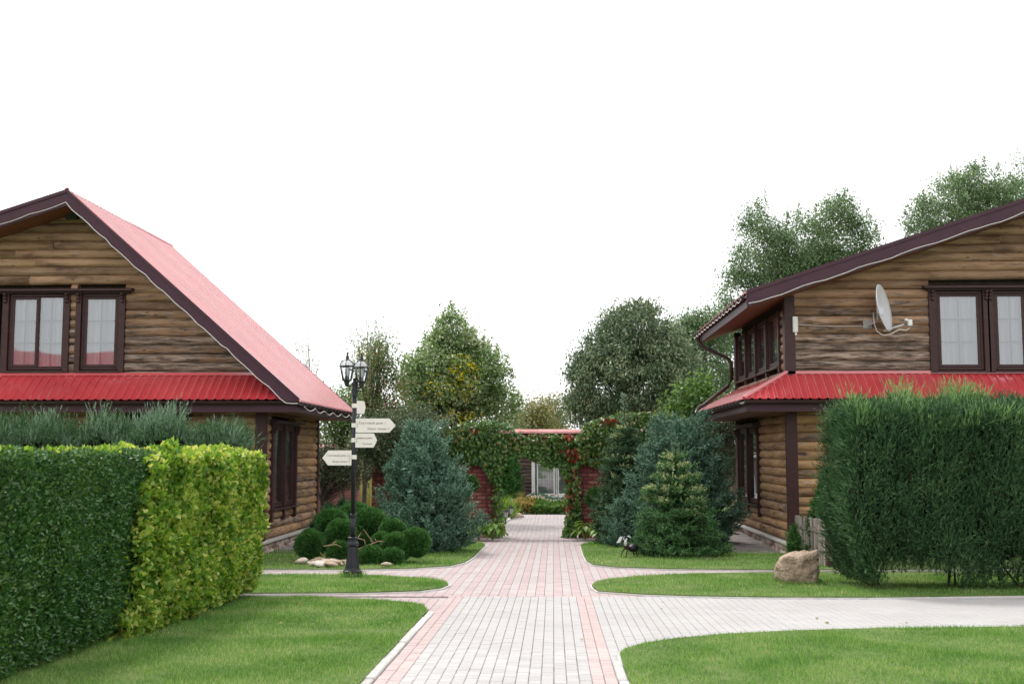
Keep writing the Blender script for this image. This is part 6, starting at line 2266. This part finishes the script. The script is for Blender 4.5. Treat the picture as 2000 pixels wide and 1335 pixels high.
mb6 = [bl(2000, 340, 44, 30, 40), bl(2040, 400, 44, 60, 70)]
broad_tree('birch_tree', 'sparse birch top at the upper right corner of the roof', (at(2030, 900, 44).x, 44, -0.6), mb6, 90, 35, 0.26, 0.10, 0.05, M['birch'], M['bark_pale'], 0.12, at(2010, 320, 44).z, droop=0.6)
# bright shrub left of right house
Y7 = 33.0
mb7 = [bl(1350, 790, Y7, 45, 45), bl(1385, 820, Y7, 40, 60), bl(1330, 830, Y7, 40, 40), bl(1400, 870, Y7, 40, 60), bl(1370, 760, Y7, 30, 30)]
broad_tree('viburnum_shrub', 'bright green large leaved shrub beside the right house eave', (at(1370, 1000, Y7).x, Y7, -0.58), mb7, 180, 46, 0.17, 0.13, 0.075, M['shrub'], M['bark'], 0.05, at(1360, 780, Y7).z, droop=0.2, cat='shrub')
Y8 = 31.5
mb8 = [bl(1420, 870, Y8, 38, 60), bl(1415, 820, Y8, 32, 40), bl(1440, 900, Y8, 22, 40)]
broad_tree('slim_tree', 'slim small tree with pale trunk at the corner of right house', (at(1436, 1025, Y8).x, Y8, -0.58), mb8, 90, 44, 0.16, 0.09, 0.055, M['dusky'], M['bark_pale'], 0.06, at(1425, 800, Y8).z, droop=0.3)
# rowan, dusky shrub and thin birches left of the gate
Y9 = 33.5
mb9 = [bl(755, 770, Y9, 55, 70), bl(720, 730, Y9, 40, 60), bl(770, 830, Y9, 60, 50), bl(745, 700, Y9, 28, 50)]
broad_tree('rowan_tree', 'loose small tree with reddish leaves behind the lamp post', (at(705, 990, Y9).x, Y9, -0.6), mb9, 230, 40, 0.2, 0.085, 0.045, M['rowan'], M['bark'], 0.08, at(735, 680, Y9).z, droop=0.2, bias=0.35,
           patches=[(tuple(at(765, 780, Y9 - 0.5)), (0.7, 1.5, 0.55), M['ivy_red'], 0.08)])
Y10 = 29.9
mb10 = [bl(735, 850, Y10, 45, 45), bl(760, 870, Y10, 55, 40), bl(800, 835, Y10, 50, 45), bl(725, 880, Y10, 35, 40), bl(845, 830, Y10, 35, 28), bl(790, 890, Y10, 55, 30)]
broad_tree('dusky_shrub', 'dark dull green shrub mass between lamp post and blue spruce', (at(770, 1000, Y10).x, Y10, -0.6), mb10, 300, 46, 0.16, 0.075, 0.04, M['dusky'], M['bark'], 0.05, at(780, 850, Y10).z, droop=0.2, cat='shrub')
Y11 = 40.0
mb11 = [bl(700, 700, Y11, 24, 60), bl(735, 660, Y11, 24, 40), bl(690, 660, Y11, 16, 25), bl(745, 690, Y11, 20, 40)]
broad_tree('thin_birch', 'thin airy birch with sparse leaves above the lanterns', (at(715, 960, Y11).x, Y11, -0.6), mb11, 75, 14, 0.24, 0.085, 0.05, M['birch'], M['bark_pale'], 0.07, at(735, 620, Y11).z, droop=0.5, bias=0.1,
           patches=[(tuple(at(706, 700, Y11)), (0.35, 2, 0.4), M['yellow'], 0.5)])
mb12 = [bl(600, 700, Y11, 16, 40), bl(585, 670, Y11, 10, 25), bl(618, 730, Y11, 14, 30)]
broad_tree('thin_birch', 'thin nearly bare birch tip above the left roof edge', (at(605, 960, Y11).x, Y11, -0.6), mb12, 38, 9, 0.2, 0.075, 0.04, M['birch'], M['bark_pale'], 0.05, at(592, 645, Y11).z, droop=0.4, bias=0.1)
Y13 = 31.0
mb13 = [bl(640, 900, Y13, 30, 30), bl(665, 925, Y13, 40, 22), bl(625, 870, Y13, 18, 40), bl(690, 900, Y13, 40, 25), bl(705, 935, Y13, 30, 20), bl(620, 930, Y13, 14, 20)]
broad_tree('apple_tree', 'small tree with limewashed trunk beside the left house', (at(622, 1010, Y13).x, Y13, -0.6), mb13, 110, 40, 0.13, 0.075, 0.04, M['dusky'], M['bark'], 0.055, at(632, 830, Y13).z, droop=0.2, whitewash=0.75)
Y14 = 36.0
mb14 = [bl(640, 835, Y14, 20, 25), bl(655, 800, Y14, 40, 40), bl(690, 790, Y14, 30, 50), bl(680, 850, Y14, 20, 30)]
broad_tree('green_bush', 'green leafy bush between left eave and lamp post', (at(670, 980, Y14).x, Y14, -0.6), mb14, 110, 40, 0.2, 0.10, 0.055, M['shrub'], M['bark'], 0.06, at(670, 790, Y14).z, droop=0.2, bias=0.3)
# distant trees seen over the gate and between house and gate
for i, (u, v, y, ru, rv, lb) in enumerate(((1048, 808, 80, 24, 30, 'yellowish far tree seen above the middle of the gate'), (1082, 805, 85, 20, 34, 'far green yellow tree right of the gap above the gate'), (1020, 822, 90, 20, 20, 'small far tree left of the gap above the gate'),
                                           (640, 880, 70, 42, 40, 'brownish far tree seen under the left eave'), (700, 870, 75, 45, 50, 'far tree behind the lamp post'), (1420, 860, 60, 60, 80, 'dark tree far behind the slim tree by the right house'), (1340, 850, 62, 60, 70, 'dark tree far behind the right conifers'),
                                           (985, 860, 66, 40, 50, 'green tree far behind the left gate pillar'), (590, 870, 72, 50, 45, 'far tree hidden behind the left house corner'))):
    m_ = M['far_tree'] if i in (0, 1, 3, 4) else M['dusky']
    bb = [bl(u, v, y, ru, rv), bl(u + ru * 0.5, v + rv * 0.6, y, ru * 0.8, rv * 0.8), bl(u - ru * 0.5, v + rv * 0.6, y, ru * 0.8, rv * 0.8), bl(u, v + rv * 1.4, y, ru, rv)]
    broad_tree('far_tree', lb, (at(u, 900, y).x, y, -0.65), bb, 110, 34, 0.42, 0.22, 0.12, m_, M['bark'], 0.15, at(u, v, y).z, droop=0.1, limb=0.4)

# spires on the poplar: upright leafy shoots
def spires(T_, lst, mat, L, W):
    Ps, Ds = [], []
    for u, v0, v1, y in lst:
        a, b = np.array(at(u, v0, y)), np.array(at(u + random.uniform(-4, 4), v1, y))
        k = 60
        t = RNG.random(k)[:, None]
        Ps.append(a + (b - a) * t + RNG.normal(size=(k, 3)) * 0.09 * (1.1 - t))
        Ds.append(RNG.normal(size=(k, 3)) + np.array([0, 0, 0.7]))
    P, D = np.concatenate(Ps), np.concatenate(Ds)
    mesh_obj('upright_shoots', leaf_mesh('upright_shoots', P, D, rdir(len(P)), L, W, mat), T_, kind='stuff')


pop = [o for o in COL.objects if o.name == 'poplar_tree'][0]
spires(pop, [(878, 660, 582, Y1), (868, 670, 620, Y1), (893, 665, 605, Y1), (850, 680, 640, Y1), (920, 680, 640, Y1), (838, 700, 660, Y1), (945, 690, 655, Y1), (975, 720, 670, Y1), (990, 740, 690, Y1), (815, 720, 680, Y1), (1015, 790, 765, Y1), (905, 670, 628, Y1), (885, 640, 596, Y1), (872, 650, 604, Y1), (930, 690, 648, Y1), (958, 700, 662, Y1), (860, 680, 632, Y1), (828, 700, 668, Y1), (800, 740, 700, Y1), (1000, 760, 720, Y1)], M['maple'], 0.11, 0.06)

bir = [o for o in COL.objects if o.name.startswith('birch_tree')]
spires(bir[0], [(1345, 640, 600, Y3), (1310, 660, 615, Y3), (1380, 650, 620, Y3), (1295, 690, 655, Y3)], M['birch'], 0.09, 0.05)
spires(bir[1], [(1497, 420, 372, Y4), (1480, 430, 390, Y4), (1465, 450, 412, Y4), (1650, 420, 368, Y4), (1640, 430, 380, Y4), (1662, 430, 385, Y4), (1560, 430, 395, Y4), (1590, 425, 400, Y4), (1615, 420, 385, Y4), (1695, 440, 405, Y4), (1712, 470, 440, Y4), (1430, 540, 500, Y4), (1422, 580, 540, Y4), (1540, 440, 415, Y4)], M['birch'], 0.10, 0.055)
spires(bir[2], [(1835, 380, 340, Y5), (1800, 410, 372, Y5), (1770, 430, 400, Y5), (1900, 340, 312, Y5), (1925, 335, 305, Y5), (1860, 360, 325, Y5), (1948, 350, 318, Y5), (1975, 370, 335, Y5), (1775, 465, 445, Y5)], M['birch'], 0.09, 0.05)
che = [o for o in COL.objects if o.name == 'cherry_tree'][0]
spires(che, [(1255, 610, 582, Y2), (1270, 620, 590, Y2), (1215, 620, 600, Y2), (1180, 650, 630, Y2), (1240, 615, 588, Y2), (1150, 690, 660, Y2), (1120, 750, 725, Y2), (1300, 650, 625, Y2)], M['cherry'], 0.12, 0.05)

# ------------------------------------------------------------------ creeper over the gate
CRE = thing('creeper', 'green and red creeper draped over the brick gate', 'climbing plant', ((OL + OR) / 2, AY - 0.1, ZT))
tops = [(835, 838), (860, 836), (880, 836), (893, 826), (930, 821), (965, 820), (990, 824), (1003, 838), (1015, 846), (1132, 845), (1145, 826), (1175, 812), (1215, 806), (1260, 803), (1300, 806), (1345, 815)]
bots = [(835, 870), (860, 890), (885, 903), (915, 904), (935, 908), (950, 918), (962, 945), (972, 950), (982, 915), (1000, 884), (1020, 888), (1045, 896), (1062, 908), (1085, 912), (1104, 925), (1125, 918), (1150, 908), (1200, 905), (1260, 890), (1345, 870)]
nn = 15000
u = RNG.uniform(835, 1345, nn)
vt = np.interp(u, [p[0] for p in tops], [p[1] for p in tops])
vb = np.interp(u, [p[0] for p in bots], [p[1] for p in bots])
v = vt + (vb - vt) * RNG.random(nn)
ok = v < vb - 7 * (vnoise(np.stack([u * 0.1, v * 0, u * 0], 1), 1.0) - 0.3) * 2
u, v = u[ok], v[ok]
# hanging column on the right jamb and thin tongue on the left jamb
k = 2600
u2 = 1104 + 24 * RNG.random(k)
v2 = RNG.uniform(905, 1050, k)
u2 = u2 + (vnoise(np.stack([v2 * 0.05, v2 * 0, v2 * 0], 1), 1.0) - 0.5) * 10
k3 = 260
u3 = RNG.normal(974, 5, k3)
v3 = RNG.uniform(950, 1045, k3)
u = np.concatenate([u, u2, u3])
v = np.concatenate([v, v2, v3])
yb = AY - 0.02 - np.abs(RNG.normal(size=len(u))) * 0.10 - 0.16 * vnoise(np.stack([u * 0.02, v * 0.02, u * 0], 1), 1.0)
hang = (v > vb.mean()) & (u > 1100) & (u < 1130)
rv = np.array([ray(a, b)[:] for a, b in zip(u, v)])
P = rv * (yb / rv[:, 1])[:, None]
P[:, 2] += CAMZ
P[:, 2] = np.maximum(P[:, 2], -0.55)
inop = (P[:, 0] > OL + 0.1) & (P[:, 0] < OR - 0.05)
P[:, 1] += np.where(inop, RNG.random(len(P)) * 0.5, 0)
D = RNG.normal(size=P.shape) * 0.5 + np.array([0, -0.35, -0.75])
Nn = RNG.normal(size=P.shape) * 0.5 + np.array([0, -0.9, 0.5])
redc = [(1112, 848, 13, 9, 0.7), (1118, 885, 14, 14, 0.65), (1118, 968, 10, 8, 0.7), (1112, 990, 9, 7, 0.6), (1105, 880, 12, 8, 0.4), (1190, 822, 22, 8, 0.35), (925, 838, 14, 6, 0.3), (1120, 935, 12, 25, 0.3), (1000, 862, 30, 8, 0.12), (1060, 845, 40, 5, 0.2)]
red = np.zeros(len(u), bool)
for cu_, cv_, ru_, rv_, fr_ in redc:
    red |= (((u - cu_) / ru_) ** 2 + ((v - cv_) / rv_) ** 2 < 1) & (RNG.random(len(u)) < fr_)
gold_ = ((u < 905) & (v < 860) & (v > 838) & (RNG.random(len(u)) < 0.25)) & ~red
g_ = ~red & ~gold_
mesh_obj('leaves', leaf_mesh('leaves', P[g_], D[g_], Nn[g_], 0.13 * RNG.uniform(0.6, 1.2, g_.sum()), 0.065, M['ivy']), CRE)
mesh_obj('red_leaves', leaf_mesh('red_leaves', P[red], D[red], Nn[red], 0.13 * RNG.uniform(0.6, 1.2, red.sum()), 0.07, M['ivy_red']), CRE)
mesh_obj('yellow_leaves', leaf_mesh('yellow_leaves', P[gold_], D[gold_], Nn[gold_], 0.12, 0.06, M['orange_bloom']), CRE)
mb = MB()
for x_ in (OL - 0.1, OL - 0.25, OR + 0.0, OR + 0.08, OR - 0.1):
    pts = [(x_ + 0.05 * math.sin(i * 1.7 + x_), AY - 0.05, -0.6 + 2.6 * i / 8) for i in range(9)]
    mb.tube(pts, 0.012, 5)
tag(mb.build('stems', M['bark'], CRE), kind='stuff')
# mass of foliage on top and behind the right wall
mbx = [bl(1215, 832, 31.4, 55, 22), bl(1280, 828, 31.4, 60, 24), bl(1330, 850, 31.4, 40, 35)]

# ------------------------------------------------------------------ hostas, reeds, beds and small things beyond the gate
def hosta_leaf():
    mb = MB()
    vs, fs = [], []
    prof = [(0.0, 0.008), (0.25, 0.33), (0.5, 0.42), (0.75, 0.3), (1.0, 0.0)]
    for t, wd_ in prof:
        zc = 0.32 * t - 0.36 * t * t
        vs += [(t, -wd_ * 0.55, zc + 0.07 * (wd_ > 0.01)), (t, 0, zc), (t, wd_ * 0.55, zc + 0.07 * (wd_ > 0.01))]
    for i in range(4):
        a_ = i * 3
        fs += [(a_, a_ + 1, a_ + 4, a_ + 3), (a_ + 1, a_ + 2, a_ + 5, a_ + 4)]
    mb.add(vs, fs)
    return mb.mesh('leaf', M['hosta'], smooth=True)


HLM = hosta_leaf()
for (u, v, yy, cnt, R_, lb) in ((935, 1050, 29.2, 46, 0.34, 'hosta clump at the foot of the left brick pillar next to spruce'), (962, 1051, 29.0, 40, 0.28, 'hosta clump at the left edge of the gate path'),
                                (1143, 1051, 29.2, 40, 0.30, 'hosta clump at the foot of the right brick pillar'), (1180, 1053, 28.9, 42, 0.32, 'hosta clump right of the gate next to the dark fir')):
    p = at(u, 1040, yy)
    z0_ = gz(yy) + LAWN_H
    t_ = thing('hosta', lb, 'plant', (p.x, yy, z0_), 'hostas at the gate pillars')
    for k in range(cnt):
        a = random.uniform(0, 6.283)
        r = R_ * math.sqrt(random.random()) * 0.75
        o = put('leaf', HLM, t_, loc=(r * math.cos(a), r * math.sin(a), 0.36 * (1 - (r / R_) ** 2) + 0.06 + random.uniform(-0.03, 0.03)), rot=(random.uniform(-0.3, 0.3), random.uniform(-0.1, 0.4) + 0.7 * r / R_, a + random.uniform(-0.4, 0.4)))
        s = random.uniform(0.20, 0.29)
        o.scale = (s, s, s)
    mb = MB()
    for k in range(14):
        a = random.uniform(0, 6.283)
        mb.tube([(p.x, yy, z0_ - 0.02), (p.x + 0.12 * math.cos(a), yy + 0.12 * math.sin(a), z0_ + 0.22)], 0.008, 4)
    mb.build('stalks', M['hosta'], t_)


def blades(name, label, x0, x1, y0, y1, z, n, h, wd_, mat, lean=0.25, kind='stuff', cat=None):
    P = np.stack([RNG.uniform(x0, x1, n), RNG.uniform(y0, y1, n), np.full(n, z)], 1)
    D = RNG.normal(size=P.shape) * lean + np.array([0, 0, 1])
    o = mesh_obj(name, leaf_mesh(name, P, D, rdir(n), h * RNG.uniform(0.6, 1.15, n), wd_, mat, fold=0.05, wide=0.35))
    tag(o, label, cat, kind=kind)


blades('reeds', 'tall yellow green reeds behind the left garden', -12, -4.6, 39, 50, -0.65, 9000, 1.5, 0.03, M['reed'], 0.12)
ip = at(985, 1000, 39.5)
tI = thing('iris_clump', 'fountain of pale green blades beside the lawn beyond the gate', 'plant', (ip.x - 0.05, 39.5, -0.6))
n = 420
P = np.stack([ip.x - 0.05 + RNG.normal(size=n) * 0.14, 39.5 + RNG.normal(size=n) * 0.14, np.full(n, -0.6)], 1)
D = RNG.normal(size=P.shape) * 0.42 + np.array([0, 0, 1])
mesh_obj('blades', leaf_mesh('blades', P, D, rdir(n), RNG.uniform(0.5, 0.95, n), 0.035, M['hosta'], wide=0.4), tI)


def bed(name, label, u0, u1, y0, y1, zt_, n, mat, L=0.11, W=0.08):
    x0_, x1_ = at(u0, 990, y0).x, at(u1, 990, y0).x
    P = np.stack([RNG.uniform(x0_, x1_, n), RNG.uniform(y0, y1, n), np.zeros(n)], 1)
    top = zt_ * (0.65 + 0.7 * vnoise(P, 1.7))
    P[:, 2] = -0.6 + top * RNG.random(n) ** 0.6
    D = RNG.normal(size=P.shape) * 0.6 + np.array([0, -0.2, 0.7])
    tag(mesh_obj(name, leaf_mesh(name, P, D, rdir(n), L, W, mat)), label, kind='stuff')


bed('flower_bed', 'orange leaved edging plants in front of the dark log building', 1002, 1042, 42.2, 43.6, 0.42, 1800, M['orange_bloom'])
bed('flower_bed', 'green edging plants in the bed in front of the white window', 1036, 1130, 42.2, 43.8, 0.38, 4200, M['shrub'])
bed('flower_bed', 'pale flowers on top of the green edging plants', 1036, 1130, 43.4, 43.9, 0.5, 500, M['bloom'], 0.07, 0.06)
bed('flower_bed', 'blue grey ground cover below the white window', 1030, 1130, 45.2, 47, 0.5, 4200, M['blue_spruce'], 0.1, 0.06)
bed('flower_bed', 'pale pink flower drift left of the window bed', 996, 1034, 44.5, 46.5, 0.36, 1900, M['bloom'], 0.09, 0.08)
bed('flower_bed', 'tawny plants at the corner of the dark log building', 993, 1022, 47, 48.5, 0.5, 1300, M['orange_bloom'], 0.12, 0.07)
# narrow lawn beyond the gate on the left, with its kerb
pl = [(-3.2, 31.2), (-1.75, 31.2), (-1.75, 34), (-1.5, 38.5), (-1.62, 40.3), (-3.2, 40.5)]
lw = MB().prism([(x_, y_, -0.6 + LAWN_H) for x_, y_ in pl], (0, 0, -0.07)).build('lawn', M['soil'])
tag(lw, 'narrow lawn beyond the gate left of the path', kind='structure')
V = grass(pl, -3.2, -1.4, 31.2, 40.4, 500, 0.03, 0.06, 0.015)
V[:, 2] += 0.0
tag(mesh_obj('grass', np_mesh('grass', V, np.arange(len(V)).reshape(-1, 3), M['grass'])), 'grass blades of the lawn beyond the gate', kind='stuff')
mb = MB()
for a_, b_ in zip(pl[1:4], pl[2:5]):
    d_ = Vector((b_[0] - a_[0], b_[1] - a_[1], 0)).normalized()
    nn_ = Vector((d_.y, -d_.x, 0)) * 0.09
    q0, q1 = Vector((a_[0], a_[1], -0.54)), Vector((b_[0], b_[1], -0.54))
    mb.prism([q0, q1, q1 + nn_, q0 + nn_], (0, 0, -0.08))
mb.build('lawn_edging', M['kerb'], pave_path)
for u, v, yy, lb in ((988, 1019, 36.5, 'small black garden lantern nearer the gate on the lawn'), (998, 1003, 39.0, 'small black garden lantern farther from the gate on the lawn')):
    p = at(u, v, yy)
    zg = -0.56
    t_ = thing('garden_lantern', lb, 'lantern', (p.x, yy, zg), 'small garden lanterns beyond the gate')
    MB().tube([(p.x, yy, zg - 0.02), (p.x, yy, zg + 0.14)], 0.02, 6).build('stake', M['iron'], t_)
    MB().lathe([(0.05, zg + 0.14), (0.055, zg + 0.15), (0.08, zg + 0.33), (0.075, zg + 0.335)], 6, (p.x, yy, 0)).build('glass_body', M['opal'], t_)
    MB().lathe([(0.1, zg + 0.335), (0.06, zg + 0.39), (0.015, zg + 0.41), (0.02, zg + 0.43), (0.004, zg + 0.46)], 6, (p.x, yy, 0)).build('cap', M['iron'], t_)
    mbk = MB()
    for k in range(6):
        t = 2 * math.pi * k / 6
        mbk.tube([(p.x + 0.055 * math.cos(t), yy + 0.055 * math.sin(t), zg + 0.15), (p.x + 0.082 * math.cos(t), yy + 0.082 * math.sin(t), zg + 0.335)], 0.007, 4)
    mbk.build('cage', M['iron'], t_)
for (u, yy, lb) in ((984, 46, 'dark green column thuja left of the log building'), (996, 48.5, 'column thuja next to the corner of the log building')):
    p = at(u, 950, yy)
    conifer('column_thuja', lb, (p.x, yy, -0.6), 2.6, lambda t: 0.42 * (1 - t ** 3) + 0.02, 120, 10, 0.12, 7, 0.08, 0.03, M['thuja'], 'thuja', spread=0.6, upd=0.6, cr=0.08, trunk=0.04)

tri = 0
for o in COL.objects:
    if o.type == 'MESH':
        tri += sum(len(p.vertices) - 2 for p in o.data.polygons) if len(o.data.polygons) < 3000 else len(o.data.loops) - 2 * len(o.data.polygons)
import sys; print('objects', len(COL.objects), 'triangles', tri, file=sys.stderr)
